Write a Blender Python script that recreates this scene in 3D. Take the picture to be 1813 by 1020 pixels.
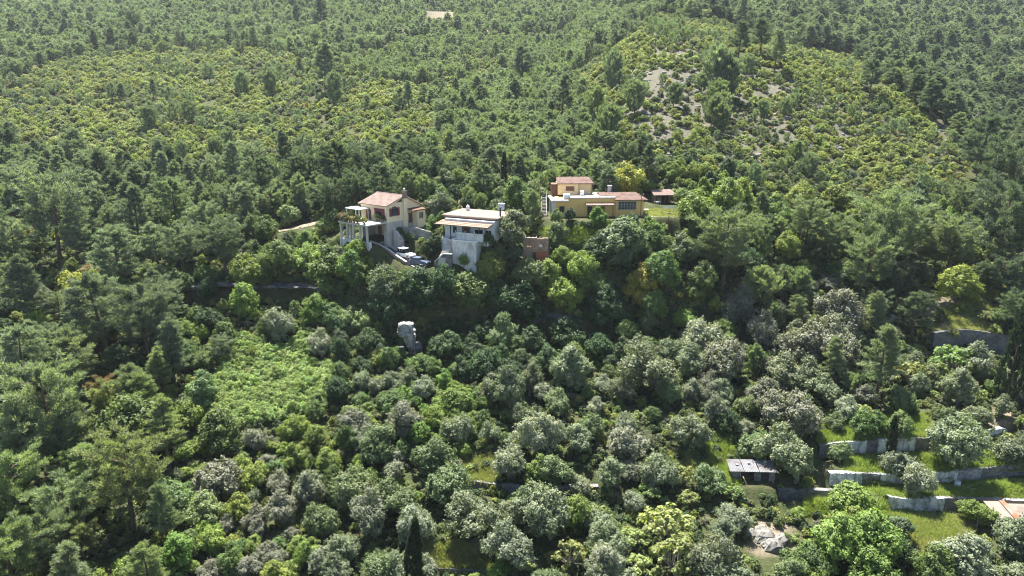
import bpy, bmesh, math, random
import numpy as np
from mathutils import Vector, Matrix

for o in list(bpy.data.objects):
    bpy.data.objects.remove(o)
random.seed(7)
RNG = np.random.default_rng(11)
R = math.radians
SC = bpy.context.scene
COL = SC.collection

# ------------------------------------------------------------------ camera, sky, sun, exposure
PITCH = 15.0                    # degrees below the horizon
FPX = 1270.0                    # focal length in pixels of the 1813 px wide photograph
cam_data = bpy.data.cameras.new('camera')
cam_data.sensor_width = 36.0
cam_data.lens = 36.0 * FPX / 1813.0
cam_data.clip_start = 0.5
cam_data.clip_end = 6000
cam = bpy.data.objects.new('camera', cam_data)
COL.objects.link(cam)
cam.location = (0, 0, 0)
cam.rotation_euler = (R(90 - PITCH), 0, 0)
SC.camera = cam

SUN_EL, SUN_AZ = 62.0, -12.0    # azimuth from +Y (away from the camera), negative = towards the left
world = bpy.data.worlds.new('World')
SC.world = world
world.use_nodes = True
wn = world.node_tree
bg = wn.nodes['Background']
sky = wn.nodes.new('ShaderNodeTexSky')
sky.sky_type = 'NISHITA'
sky.sun_disc = False
sky.sun_elevation = R(SUN_EL)
sky.sun_rotation = R(SUN_AZ)
sky.altitude = 200
sky.air_density = 1.0
sky.dust_density = 0.6
wn.links.new(sky.outputs[0], bg.inputs[0])
bg.inputs[1].default_value = 0.056
sun_data = bpy.data.lights.new('sun', 'SUN')
sun_data.energy = 5.0
sun_data.angle = R(0.53)
sun_data.color = (1.0, 0.95, 0.86)
sun = bpy.data.objects.new('sun', sun_data)
COL.objects.link(sun)
sd = Vector((math.sin(R(SUN_AZ)) * math.cos(R(SUN_EL)), math.cos(R(SUN_AZ)) * math.cos(R(SUN_EL)), math.sin(R(SUN_EL))))
sun.rotation_euler = sd.to_track_quat('Z', 'Y').to_euler()
sun.location = (0, 0, 200)
SC.view_settings.view_transform = 'Standard'
SC.view_settings.look = 'None'
SC.view_settings.exposure = 1.95
SC.view_settings.gamma = 1.0
SC.view_settings.use_curve_mapping = False
SC.cycles.max_bounces = 7
SC.cycles.diffuse_bounces = 2
SC.cycles.glossy_bounces = 2
SC.cycles.transmission_bounces = 4
SC.cycles.transparent_max_bounces = 6
SC.cycles.volume_bounces = 0
SC.cycles.sample_clamp_direct = 1.6
SC.cycles.sample_clamp_indirect = 1.0
SC.cycles.filter_width = 1.1
SC.cycles.use_denoising = True
SC.cycles.denoiser = 'OPENIMAGEDENOISE'
SC.cycles.denoising_input_passes = 'RGB_ALBEDO_NORMAL'
SC.cycles.denoising_prefilter = 'ACCURATE'
SC.cycles.caustics_reflective = False
SC.cycles.caustics_refractive = False

# ------------------------------------------------------------------ pixels of the photograph <-> places
CT, ST = math.cos(R(PITCH)), math.sin(R(PITCH))
def at(px, py, Y):
    """the point at forward distance Y seen at photograph pixel (px, py)"""
    a, b = (px - 906.5) / FPX, (510.0 - py) / FPX
    dy, dz = CT + b * ST, -ST + b * CT
    return Vector((a / dy * Y, Y, dz / dy * Y))
def row_z(py, Y):
    b = (510.0 - py) / FPX
    return (-ST + b * CT) / (CT + b * ST) * Y
def project(x, y, z):
    d = y * CT - z * ST
    v = y * ST + z * CT
    return 906.5 + FPX * x / d, 510.0 - FPX * v / d, d

# ------------------------------------------------------------------ terrain
COLS = {   # photograph column -> (row, distance) pairs of the ground seen in that column, near to far
 -150: [(1020,80),(900,92),(780,107),(640,128),(520,152),(420,185),(320,240),(220,320),(110,450),(0,680)],
  100: [(1020,80),(900,92),(780,107),(640,127),(540,147),(440,172),(400,190),(320,240),(210,322),(105,448),(0,685)],
  260: [(1020,80),(900,93),(760,109),(640,126),(560,139),(527,145),(505,146),(440,165),(400,183),(320,235),(200,325),(100,445),(0,690)],
  520: [(1020,80),(900,93),(760,109),(640,126),(560,138),(530,143.5),(505,144.5),(450,157),(412,170),(380,182),(320,222),(200,318),(100,440),(0,680)],
  700: [(1020,80),(900,92),(760,108),(650,126),(618,133.6),(545,138),(490,140.6),(470,142.6),(430,149),(400,158),(350,175),(240,240),(110,420),(20,600),(0,650)],
  950: [(1020,80),(900,92),(760,108),(650,126),(618,134),(545,138.4),(490,141),(470,143.6),(430,150),(400,157),(340,180),(240,256),(110,425),(20,590),(0,645)],
 1150: [(1020,80),(900,92),(760,108),(640,128),(605,134.5),(545,139.4),(490,142.8),(470,145.6),(430,151),(400,156),(360,168),(300,186),(240,205),(100,278),(45,320),(58,356),(28,440),(0,560)],
 1350: [(1020,80),(900,92),(860,96),(760,108),(640,130),(560,143),(480,152),(420,160),(380,170),(300,192),(200,235),(85,300),(96,335),(60,430),(0,620)],
 1500: [(1020,80),(950,87),(910,91),(884,92.5),(862,96.5),(838,97.2),(808,101.8),(786,102.6),(760,107),(700,117),(640,130),(560,143),(480,155),(420,166),(350,188),(250,230),(140,282),(153,315),(108,400),(0,640)],
 1620: [(1020,80),(950,87),(907,92),(882,93.4),(858,97),(833,97.8),(806,102.2),(780,103.2),(755,107.5),(700,117),(645,129),(560,144),(480,156),(420,168),(350,190),(250,238),(190,272),(205,305),(148,390),(0,650)],
 1720: [(1020,80),(950,87),(912,91.6),(886,92.8),(852,97.4),(828,98.2),(795,103),(768,104),(740,109),(700,117),(625,134.5),(585,136),(520,148),(480,157),(400,176),(330,207),(275,240),(293,270),(232,345),(100,470),(0,660)],
 1850: [(1020,80),(950,87),(915,91.4),(890,92.6),(850,97.6),(826,98.4),(785,103.5),(760,104.5),(735,109.5),(700,117),(625,135),(585,136.5),(520,148),(480,157),(400,180),(330,220),(230,330),(100,470),(0,660)],
}
YG = np.concatenate([np.linspace(20, 80, 25)[:-1], np.arange(80, 180, 0.55), np.geomspace(180, 1700, 150)])
UG = np.concatenate([np.arange(-1600, -150, 90), np.arange(-150, 1960, 11), np.arange(1980, 3500, 90)]).astype(float)
def _noise2(x, y, seed=0):
    """cheap smooth noise, a sum of rotated sines"""
    r = np.random.default_rng(seed)
    s = np.zeros_like(x, dtype=float)
    for k in range(6):
        a, f, p = r.uniform(0, 6.28), r.uniform(.6, 1.7), r.uniform(0, 6.28, 2)
        s += np.sin((x * math.cos(a) + y * math.sin(a)) * f + p[0]) * np.cos((y * math.cos(a) - x * math.sin(a)) * f * .8 + p[1])
    return s / 3.0
def build_height():
    us = sorted(COLS)
    prof = []
    for u in us:
        pts = [(Y, row_z(r, Y)) for r, Y in COLS[u]]
        y0, z0 = pts[0]
        pts = [(20, z0 - 9.0), (y0 - 25, z0 - 6.0)] + pts
        yl, zl = pts[-1]
        pts += [(1000, zl + (1000 - yl) * .27), (1700, zl + (1000 - yl) * .27 + 130)]
        ys, zs = zip(*pts)
        z = np.interp(YG, ys, zs)
        for it in range(2):
            z[1:-1] = .25 * z[:-2] + .5 * z[1:-1] + .25 * z[2:]
        prof.append(z)
    prof = np.array(prof)
    H = np.empty((len(UG), len(YG)))
    for i, u in enumerate(UG):
        uu = min(max(u, us[0]), us[-1])
        j = max(0, min(len(us) - 2, int(np.searchsorted(us, uu)) - 1))
        t = (uu - us[j]) / (us[j + 1] - us[j])
        t = t * t * (3 - 2 * t)
        H[i] = prof[j] * (1 - t) + prof[j + 1] * t
    for it in range(3):
        H[1:-1] = .25 * H[:-2] + .5 * H[1:-1] + .25 * H[2:]
    return H
HG = build_height()
XG = (UG[:, None] - 906.5) / FPX / CT * YG[None, :]        # the grid's x
YY = np.broadcast_to(YG[None, :], XG.shape)
far = np.clip((YY - 165) / 200, 0, 1)
HG = HG + far * (1.6 * _noise2(XG / 34, YY / 34, 3) + 3.0 * np.clip(far * 2 - .5, 0, 1) * _noise2(XG / 90, YY / 90, 4)) + .18 * _noise2(XG / 5, YY / 5, 5)
PADS = []   # (x, y, inner radius, outer radius, z): levelled ground
def ground_raw(x, y):
    x, y = np.asarray(x, float), np.asarray(y, float)
    u = 906.5 + x / np.maximum(y, 1) * FPX * CT
    iu = np.clip(np.interp(u, UG, np.arange(len(UG))), 0, len(UG) - 1.001)
    iy = np.clip(np.interp(y, YG, np.arange(len(YG))), 0, len(YG) - 1.001)
    a, b = iu.astype(int), iy.astype(int)
    fu, fy = iu - a, iy - b
    return (HG[a, b] * (1 - fu) * (1 - fy) + HG[a + 1, b] * fu * (1 - fy) + HG[a, b + 1] * (1 - fu) * fy + HG[a + 1, b + 1] * fu * fy)
def apply_pad(x, y, r0, r1, z):
    global HG
    d = np.hypot(XG - x, YY - y)
    t = np.clip((d - r0) / (r1 - r0), 0, 1)
    t = t * t * (3 - 2 * t)
    HG = HG * t + z * (1 - t)
def ground(x, y):
    r = ground_raw(x, y)
    return float(r) if r.ndim == 0 else r

# ------------------------------------------------------------------ objects: helpers
def tag(o, label=None, cat=None, group=None, kind=None):
    if label: o['label'] = label
    if cat: o['category'] = cat
    if group: o['group'] = group
    if kind: o['kind'] = kind
    return o
def thing(name, loc, rz=0.0, label=None, cat=None, group=None):
    o = bpy.data.objects.new(name, None)
    COL.objects.link(o)
    o.empty_display_size = .3
    o.location = loc
    o.rotation_euler = (0, 0, rz)
    return tag(o, label, cat, group)
class MB:
    """collects shapes in local coordinates; build() links them as one mesh object"""
    def __init__(s):
        s.v, s.f, s.m = [], [], []
    def add(s, vs, fs, mi=0):
        n = len(s.v)
        s.v += [tuple(v) for v in vs]
        s.f += [tuple(i + n for i in f) for f in fs]
        s.m += [mi] * len(fs)
        return s
    def hexa(s, p, mi=0):
        return s.add(p, [(3, 2, 1, 0), (4, 5, 6, 7), (0, 1, 5, 4), (1, 2, 6, 5), (2, 3, 7, 6), (3, 0, 4, 7)], mi)
    def box(s, x0, x1, y0, y1, z0, z1, mi=0):
        return s.hexa([(x0, y0, z0), (x1, y0, z0), (x1, y1, z0), (x0, y1, z0), (x0, y0, z1), (x1, y0, z1), (x1, y1, z1), (x0, y1, z1)], mi)
    def bevbox(s, x0, x1, y0, y1, z0, z1, b=.05, mi=0):
        """a box with its upper and vertical edges chamfered"""
        def ring(i, z): return [(x0 + i, y0, z), (x1 - i, y0, z), (x1, y0 + i, z), (x1, y1 - i, z), (x1 - i, y1, z), (x0 + i, y1, z), (x0, y1 - i, z), (x0, y0 + i, z)]
        def ins(z): return [(x0 + b, y0 + b, z), (x1 - b, y0 + b, z), (x1 - b, y0 + b, z), (x1 - b, y1 - b, z), (x1 - b, y1 - b, z), (x0 + b, y1 - b, z), (x0 + b, y1 - b, z), (x0 + b, y0 + b, z)]
        v = ring(b, z0) + ring(b, z1 - b) + ins(z1)
        f = [tuple(range(7, -1, -1)), tuple(range(16, 24))]
        for k in (0, 8):
            for i in range(8):
                j = (i + 1) % 8
                f.append((k + i, k + j, k + 8 + j, k + 8 + i))
        return s.add(v, f, mi)
    def prism(s, poly, ax, a0, a1, mi=0):
        """extrude a polygon (two coordinates) along axis ax ('x', 'y' or 'z') from a0 to a1"""
        def P(p, a): return {'x': (a, p[0], p[1]), 'y': (p[0], a, p[1]), 'z': (p[0], p[1], a)}[ax]
        n = len(poly)
        v = [P(p, a0) for p in poly] + [P(p, a1) for p in poly]
        f = [tuple(range(n)), tuple(range(2 * n - 1, n - 1, -1))] + [(i, i + n, (i + 1) % n + n, (i + 1) % n) for i in range(n)]
        return s.add(v, f, mi)
    def tube(s, pts, rads, n=6, cap=True, mi=0):
        pts = [Vector(p) for p in pts]
        if not hasattr(rads, '__len__'): rads = [rads] * len(pts)
        vs, fs = [], []
        for i, p in enumerate(pts):
            d = (pts[min(i + 1, len(pts) - 1)] - pts[max(i - 1, 0)])
            d = d.normalized() if d.length > 1e-9 else Vector((0, 0, 1))
            a = d.orthogonal().normalized() if abs(d.z) < .98 else Vector((1, 0, 0))
            a = (a - d * a.dot(d)).normalized()
            b = d.cross(a)
            for k in range(n):
                t = 2 * math.pi * k / n
                vs.append(p + (a * math.cos(t) + b * math.sin(t)) * rads[i])
        for i in range(len(pts) - 1):
            for k in range(n):
                k2 = (k + 1) % n
                fs.append((i * n + k, i * n + k2, (i + 1) * n + k2, (i + 1) * n + k))
        if cap:
            fs.append(tuple(range(n - 1, -1, -1)))
            fs.append(tuple(range((len(pts) - 1) * n, len(pts) * n)))
        return s.add(vs, fs, mi)
    def lathe(s, prof, n=12, c=(0, 0), mi=0):
        v, f = [], []
        for r, z in prof:
            for k in range(n):
                t = 2 * math.pi * k / n
                v.append((c[0] + r * math.cos(t), c[1] + r * math.sin(t), z))
        for i in range(len(prof) - 1):
            for k in range(n):
                f.append((i * n + k, i * n + (k + 1) % n, (i + 1) * n + (k + 1) % n, (i + 1) * n + k))
        f.append(tuple(range(n - 1, -1, -1)))
        f.append(tuple(range((len(prof) - 1) * n, len(prof) * n)))
        return s.add(v, f, mi)
    def mesh(s, name, mats, smooth=False):
        me = bpy.data.meshes.new(name)
        me.from_pydata(s.v, [], s.f)
        for m in (mats if isinstance(mats, (list, tuple)) else [mats]):
            me.materials.append(m)
        if any(s.m): me.polygons.foreach_set('material_index', s.m)
        if smooth: me.polygons.foreach_set('use_smooth', [True] * len(s.f))
        me.update()
        return me
    def build(s, name, mats, parent=None, smooth=False, loc=None):
        o = bpy.data.objects.new(name, s.mesh(name, mats, smooth))
        COL.objects.link(o)
        if parent: o.parent = parent
        if loc is not None: o.location = loc
        return o
def np_mesh(name, V, F, mats, tint=None, mi=None):
    me = bpy.data.meshes.new(name)
    V = np.asarray(V, np.float32)
    F = np.asarray(F, np.int32)
    me.vertices.add(len(V)); me.vertices.foreach_set('co', V.ravel())
    k = F.shape[1]
    me.loops.add(F.size); me.loops.foreach_set('vertex_index', F.ravel())
    me.polygons.add(len(F))
    me.polygons.foreach_set('loop_start', np.arange(0, F.size, k, dtype=np.int32))
    for m in (mats if isinstance(mats, (list, tuple)) else [mats]):
        me.materials.append(m)
    if mi is not None: me.polygons.foreach_set('material_index', np.asarray(mi, np.int32))
    me.update(calc_edges=True)
    if tint is not None:
        a = me.attributes.new('tint', 'FLOAT', 'POINT')
        a.data.foreach_set('value', np.asarray(tint, np.float32))
    return me

# ------------------------------------------------------------------ materials
def new_mat(name):
    m = bpy.data.materials.new(name)
    m.use_nodes = True
    nt = m.node_tree
    return m, nt, nt.nodes['Principled BSDF']
def plain(name, col, rough=.7, var=.25, scale=1.5, metal=0.0, bump=.0, spec=.3, streak=0.0, dirt=None, dirt_at=.62):
    """a real-world colour with noise wear, optional vertical streaks and dirt patches"""
    m, nt, b = new_mat(name)
    N, L = nt.nodes, nt.links
    tc = N.new('ShaderNodeTexCoord')
    n1 = N.new('ShaderNodeTexNoise'); n1.inputs['Scale'].default_value = scale; n1.inputs['Detail'].default_value = 6
    L.new(tc.outputs['Object'], n1.inputs['Vector'])
    mx = N.new('ShaderNodeMix'); mx.data_type = 'RGBA'
    mx.inputs[6].default_value = (*[c * (1 - var) for c in col], 1)
    mx.inputs[7].default_value = (*[min(1, c * (1 + var)) for c in col], 1)
    L.new(n1.outputs[0], mx.inputs[0])
    out = mx.outputs[2]
    if streak or dirt:
        mp = N.new('ShaderNodeMapping'); mp.inputs['Scale'].default_value = (1.1, 1.1, .4) if streak else (.6, .6, .6)
        L.new(tc.outputs['Object'], mp.inputs[0])
        n2 = N.new('ShaderNodeTexNoise'); n2.inputs['Scale'].default_value = 1.2; n2.inputs['Detail'].default_value = 5
        L.new(mp.outputs[0], n2.inputs['Vector'])
        rp = N.new('ShaderNodeValToRGB'); rp.color_ramp.elements[0].position = dirt_at - .14; rp.color_ramp.elements[1].position = dirt_at + .1
        L.new(n2.outputs[0], rp.inputs[0])
        m2 = N.new('ShaderNodeMix'); m2.data_type = 'RGBA'
        L.new(rp.outputs[0], m2.inputs[0]); L.new(out, m2.inputs[6])
        m2.inputs[7].default_value = (*(dirt or [c * .6 for c in col]), 1)
        out = m2.outputs[2]
    L.new(out, b.inputs['Base Color'])
    b.inputs['Roughness'].default_value = rough
    b.inputs['Metallic'].default_value = metal
    b.inputs['Specular IOR Level'].default_value = spec
    if bump:
        bp = N.new('ShaderNodeBump'); bp.inputs['Strength'].default_value = bump; bp.inputs['Distance'].default_value = .05
        n3 = N.new('ShaderNodeTexNoise'); n3.inputs['Scale'].default_value = 8; n3.inputs['Detail'].default_value = 4
        L.new(tc.outputs['Object'], n3.inputs['Vector']); L.new(n3.outputs[0], bp.inputs['Height']); L.new(bp.outputs[0], b.inputs['Normal'])
    return m
def foliage(name, warm, spread=.5, trans=.35, rough=.5, spec=.35, sat=.88):
    """leaf material: the object's own colour, leaf clumps varying between a cooler deep and a warmer light tone"""
    m, nt, b = new_mat(name)
    N, L = nt.nodes, nt.links
    oi = N.new('ShaderNodeObjectInfo')
    at_ = N.new('ShaderNodeAttribute'); at_.attribute_name = 'tint'
    lo = N.new('ShaderNodeMix'); lo.data_type = 'RGBA'; lo.blend_type = 'MULTIPLY'; lo.inputs[0].default_value = 1
    hi = N.new('ShaderNodeMix'); hi.data_type = 'RGBA'; hi.blend_type = 'MULTIPLY'; hi.inputs[0].default_value = 1
    ia = N.new('ShaderNodeAttribute'); ia.attribute_type = 'INSTANCER'; ia.attribute_name = 'leaf_colour'
    su = N.new('ShaderNodeMix'); su.data_type = 'RGBA'; su.blend_type = 'ADD'; su.inputs[0].default_value = 1
    L.new(oi.outputs['Color'], su.inputs[6]); L.new(ia.outputs['Color'], su.inputs[7])
    L.new(su.outputs[2], lo.inputs[6]); L.new(su.outputs[2], hi.inputs[6])
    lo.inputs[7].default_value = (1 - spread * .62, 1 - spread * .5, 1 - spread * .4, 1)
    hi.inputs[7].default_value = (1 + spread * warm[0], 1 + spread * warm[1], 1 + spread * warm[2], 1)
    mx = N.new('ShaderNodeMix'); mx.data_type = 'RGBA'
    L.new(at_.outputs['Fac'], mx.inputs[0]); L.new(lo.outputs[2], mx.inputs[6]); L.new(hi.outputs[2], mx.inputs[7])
    hs = N.new('ShaderNodeHueSaturation')
    hr = N.new('ShaderNodeMath'); hr.operation = 'MULTIPLY'; hr.inputs[1].default_value = 7.31; L.new(oi.outputs['Random'], hr.inputs[0])
    hf = N.new('ShaderNodeMath'); hf.operation = 'FRACT'; L.new(hr.outputs[0], hf.inputs[0])
    hm = N.new('ShaderNodeMapRange'); hm.inputs[3].default_value = .482; hm.inputs[4].default_value = .518; L.new(hf.outputs[0], hm.inputs[0]); L.new(hm.outputs[0], hs.inputs['Hue'])
    mr = N.new('ShaderNodeMapRange'); mr.inputs[3].default_value = .82; mr.inputs[4].default_value = 1.18
    L.new(oi.outputs['Random'], mr.inputs[0]); L.new(mr.outputs[0], hs.inputs['Value'])
    hs.inputs['Saturation'].default_value = sat
    L.new(mx.outputs[2], hs.inputs['Color'])
    L.new(hs.outputs[0], b.inputs['Base Color'])
    b.inputs['Roughness'].default_value = rough
    b.inputs['Specular IOR Level'].default_value = spec
    tr = N.new('ShaderNodeBsdfTranslucent')
    tg = N.new('ShaderNodeMix'); tg.data_type = 'RGBA'; tg.blend_type = 'MULTIPLY'; tg.inputs[0].default_value = 1
    L.new(hs.outputs[0], tg.inputs[6]); tg.inputs[7].default_value = (1.3 * trans * 1.35, 1.45 * trans * 1.35, .6 * trans * 1.35, 1)
    L.new(tg.outputs[2], tr.inputs[0])
    ms = N.new('ShaderNodeAddShader')     # leaves reflect and let through about as much
    L.new(b.outputs[0], ms.inputs[0]); L.new(tr.outputs[0], ms.inputs[1])
    L.new(ms.outputs[0], nt.nodes['Material Output'].inputs[0])
    return m
M = {}
M['pine'] = foliage('pine_needles', (.55, .5, .25), .5, .48, .65, .15)
M['olive'] = foliage('olive_leaves', (.5, .5, .45), .4, .30, .6, .2)
M['broad'] = foliage('broad_leaves', (.45, .55, .1), .55, .42, .6, .15)
M['shrub'] = foliage('shrub_leaves', (.45, .52, .1), .55, .40, .65, .12)
M['cypress'] = foliage('cypress_leaves', (.4, .4, .2), .5, .2, .6, .3)
M['grassy'] = foliage('grass_blades', (.5, .35, .1), .5, .4, .6, .2)
M['bark'] = plain('bark', (.13, .10, .075), .9, .4, 3, spec=.1)
M['barkgrey'] = plain('grey_bark', (.26, .24, .21), .9, .35, 3, spec=.1)
M['deadwood'] = plain('bleached_dead_wood', (.24, .225, .2), .9, .3, 3, spec=.1)
M['twig'] = plain('bare_twigs', (.20, .185, .17), .9, .3, 3, spec=.1)
M['cream'] = plain('cream_render', (.80, .67, .46), .85, .05, .8, streak=1, dirt=(.70, .57, .39), dirt_at=.68)
M['yellow'] = plain('ochre_yellow_render', (.70, .47, .17), .85, .07, .8, streak=1, dirt=(.58, .41, .18), dirt_at=.66)
M['peach'] = plain('peach_render', (.82, .62, .36), .85, .07, .8)
M['white'] = plain('white_paint', (.78, .77, .74), .7, .08, .8)
M['wallwash'] = plain('lime_washed_stone', (.76, .76, .73), .9, .18, 2.6, streak=1, dirt=(.34, .335, .32), dirt_at=.55, bump=.5)
M['whitewash'] = plain('weathered_whitewash', (.62, .62, .60), .85, .12, 1.2, streak=1, dirt=(.36, .37, .36), dirt_at=.6, bump=.3)
M['roofcoat'] = plain('weathered_roof_coating', (.22, .172, .14), .8, .16, 1.0, dirt=(.15, .11, .085), dirt_at=.62)
M['bluewall'] = plain('pale_blue_white_wall', (.62, .66, .70), .8, .08, .8)
M['concrete'] = plain('raw_concrete', (.46, .44, .41), .9, .15, 1.2, streak=1, dirt=(.36, .345, .33), dirt_at=.6)
M['whiteconc'] = plain('painted_concrete', (.52, .50, .465), .85, .1, 1.2, streak=1, dirt=(.38, .355, .32), dirt_at=.64)
M['terracotta'] = plain('terracotta_tiles', (.245, .175, .148), .85, .2, 3.0, dirt=(.28, .215, .19), dirt_at=.55)
M['awning'] = plain('terracotta_sheet', (.23, .155, .115), .75, .1, 2.0)
M['redtile'] = plain('old_red_tiles', (.22, .15, .125), .85, .25, 3.0, dirt=(.14, .075, .06), dirt_at=.6)
M['brownwood'] = plain('brown_wood', (.16, .075, .045), .6, .25, 3)
M['redcloth'] = plain('dark_red_shutters', (.17, .028, .045), .6, .2, 3)
M['dark'] = plain('dark_metal', (.03, .032, .036), .5, .2, 3)
M['greymetal'] = plain('grey_metal', (.42, .43, .45), .45, .12, 2, metal=.3)
M['tin'] = plain('corrugated_tin', (.15, .155, .17), .55, .2, 1.5, metal=.15, dirt=(.10, .085, .08), dirt_at=.56)
M['rust'] = plain('rusty_sheet', (.26, .10, .05), .8, .3, 2, dirt=(.30, .25, .22), dirt_at=.55)
M['palesheet'] = plain('weathered_pale_sheet', (.22, .185, .16), .7, .2, 1.5, dirt=(.13, .09, .07), dirt_at=.62)
M['glass'] = plain('window_glass', (.03, .045, .05), .08, .2, 1, spec=.8)
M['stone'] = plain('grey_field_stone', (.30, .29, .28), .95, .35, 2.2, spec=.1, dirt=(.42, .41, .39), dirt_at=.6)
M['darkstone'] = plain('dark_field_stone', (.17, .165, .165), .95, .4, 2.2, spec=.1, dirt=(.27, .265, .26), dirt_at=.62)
M['brownstone'] = plain('brown_field_stone', (.36, .26, .21), .95, .35, 2.0, spec=.1)
M['redbrick'] = plain('red_brick', (.46, .17, .10), .95, .3, 3.0, spec=.1)
M['mortar'] = plain('dark_joint', (.11, .105, .10), .95, .3, 2, spec=.05)
M['limestone'] = plain('weathered_limestone', (.32, .32, .315), .95, .35, 1.6, spec=.1, dirt=(.10, .105, .11), dirt_at=.54, bump=.6, streak=1)
M['palerock'] = plain('pale_scree', (.22, .212, .198), .95, .3, 1.6, spec=.1, dirt=(.10, .095, .085), dirt_at=.6, bump=.5)
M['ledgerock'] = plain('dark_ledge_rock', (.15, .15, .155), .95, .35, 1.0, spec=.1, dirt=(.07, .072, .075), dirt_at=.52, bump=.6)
M['slopestone'] = plain('slope_stone', (.19, .18, .165), .95, .3, 1.0, spec=.1)
M['trackdirt'] = plain('pale_track_dirt', (.235, .20, .155), .95, .25, .8, spec=.05, dirt=(.15, .135, .085), dirt_at=.56)
M['soil'] = plain('bare_soil', (.24, .17, .12), .95, .3, 1.0, spec=.05)
M['carwhite'] = plain('white_car_paint', (.72, .73, .74), .3, .03, 1, spec=.6)
M['carblue'] = plain('slate_blue_car_paint', (.10, .13, .20), .3, .05, 1, spec=.6)
M['carglass'] = plain('car_glass', (.015, .018, .022), .1, .1, 1, spec=.8)
M['tyre'] = plain('tyre_rubber', (.02, .02, .02), .85, .2, 4)
M['plastic'] = plain('white_plastic', (.80, .80, .79), .5, .04, 1)
M['cable'] = plain('cable', (.10, .10, .10), .6, .1, 1)
M['bluegreen'] = plain('teal_metal', (.10, .22, .26), .5, .1, 1)
# ------------------------------------------------------------------ level ground where people built
def local(O, rz, x, y, z=0.0):
    c, s = math.cos(rz), math.sin(rz)
    return Vector((O[0] + c * x - s * y, O[1] + s * x + c * y, O[2] + z))
O1, A1 = at(686, 426, 149), R(-38)         # cream house: its near corner on the ground
O2, A2 = at(801, 425, 143), R(-25)         # white house: front corner of its base
O3, A3 = at(985, 384, 158), R(3)           # yellow house
O4, A4 = at(1160, 362, 170), R(4)          # outbuilding
O5, A5 = at(926, 461, 146), R(-6)          # ruin
O6, A6 = at(1297, 850, 96.5), R(-4)        # tin shed
O7, A7 = at(1722, 926, 89.5), R(-5)        # rusty sheds
ROCK = at(722, 626, 129)
DRIVE = [at(*p) for p in [(668, 428, 150.8), (684, 434, 149.4), (700, 443, 147.6), (715, 454, 145.7), (732, 465, 143.9), (752, 473, 142.8)]]
ROAD = [at(*p) for p in [(470, 416, 168), (497, 411, 169.5), (530, 405, 171), (560, 397, 174), (585, 390, 177), (606, 386, 179)]]
def dense(pts, step):
    out = []
    for a, b in zip(pts[:-1], pts[1:]):
        n = max(1, int((b - a).length / step))
        out += [a.lerp(b, k / n) for k in range(n)]
    return out + [pts[-1]]
for p in dense(ROAD, 1.5): apply_pad(p.x, p.y, 1.6, 5.0, p.z)
p = local(O1, A1, -4, 5.5); apply_pad(p.x, p.y, 8, 13, O1.z)
p = local(O1, A1, -4, -2.6); apply_pad(p.x, p.y, 3.5, 7, O1.z - .1)
for p in dense(DRIVE, 1.0): apply_pad(p.x, p.y, 1.7, 3.6, p.z)
p = local(O2, A2, 2, 9); apply_pad(p.x, p.y, 6.5, 10, O2.z - .05)
p = local(O3, A3, 9, 4); apply_pad(p.x, p.y, 11, 16, O3.z)
p = local(O3, A3, 0, 4); apply_pad(p.x, p.y, 4, 8, O3.z)
p = local(O4, A4, 2.4, 2); apply_pad(p.x, p.y, 3.5, 6, O4.z)
YARD = at(1168, 380, 159.5)
apply_pad(YARD.x, YARD.y, 3.8, 6, YARD.z)
p = local(O5, A5, 2.6, 2.5); apply_pad(p.x, p.y, 3.2, 6, O5.z)
p = local(O6, A6, 3, 2); apply_pad(p.x, p.y, 3.5, 6, O6.z)
p = local(O7, A7, 3.5, 1.2); apply_pad(p.x, p.y, 3.0, 4.5, O7.z)
apply_pad(ROCK.x, ROCK.y, 2.0, 4.0, ROCK.z)
GREEN = at(777, 28, 628)
apply_pad(GREEN.x, GREEN.y, 16, 45, GREEN.z)

# ------------------------------------------------------------------ cream two-storey house
def window(parent, x0, x1, z0, z1, y, mat, glass='glass', nx=2, nz=1, fr=.07, axis='y', out=-1, frame=None):
    """a window in a wall lying in y = const (or x = const): frame, panes and mullions; out = the side it faces"""
    def bx(mb, a0, a1, d0, d1, c0, c1, mi=0):
        d0, d1 = sorted((y + out * d0, y + out * d1))
        if axis == 'y': mb.box(a0, a1, d0, d1, c0, c1, mi)
        else: mb.box(d0, d1, a0, a1, c0, c1, mi)
    f = MB()
    bx(f, x0 - fr, x1 + fr, -.02, .07, z1, z1 + fr); bx(f, x0 - fr, x1 + fr, -.02, .10, z0 - fr, z0)
    bx(f, x0 - fr, x0, -.02, .07, z0, z1); bx(f, x1, x1 + fr, -.02, .07, z0, z1)
    w = f.build('window', M[frame or mat], parent)
    cw, ch = (x1 - x0) / nx, (z1 - z0) / nz
    for i in range(nx):
        for k in range(nz):
            g = MB(); bx(g, x0 + i * cw + .025, x0 + (i + 1) * cw - .025, -.02, .015, z0 + k * ch + .025, z0 + (k + 1) * ch - .025)
            g.build('pane', M[glass], w)
    if nx * nz > 1:
        for i in range(1, nx):
            g = MB(); bx(g, x0 + i * cw - .025, x0 + i * cw + .025, -.02, .05, z0, z1); g.build('mullion', M[mat], w)
        for k in range(1, nz):
            g = MB(); bx(g, x0, x1, -.02, .045, z0 + k * ch - .025, z0 + k * ch + .025); g.build('mullion', M[mat], w)
    return w
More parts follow.
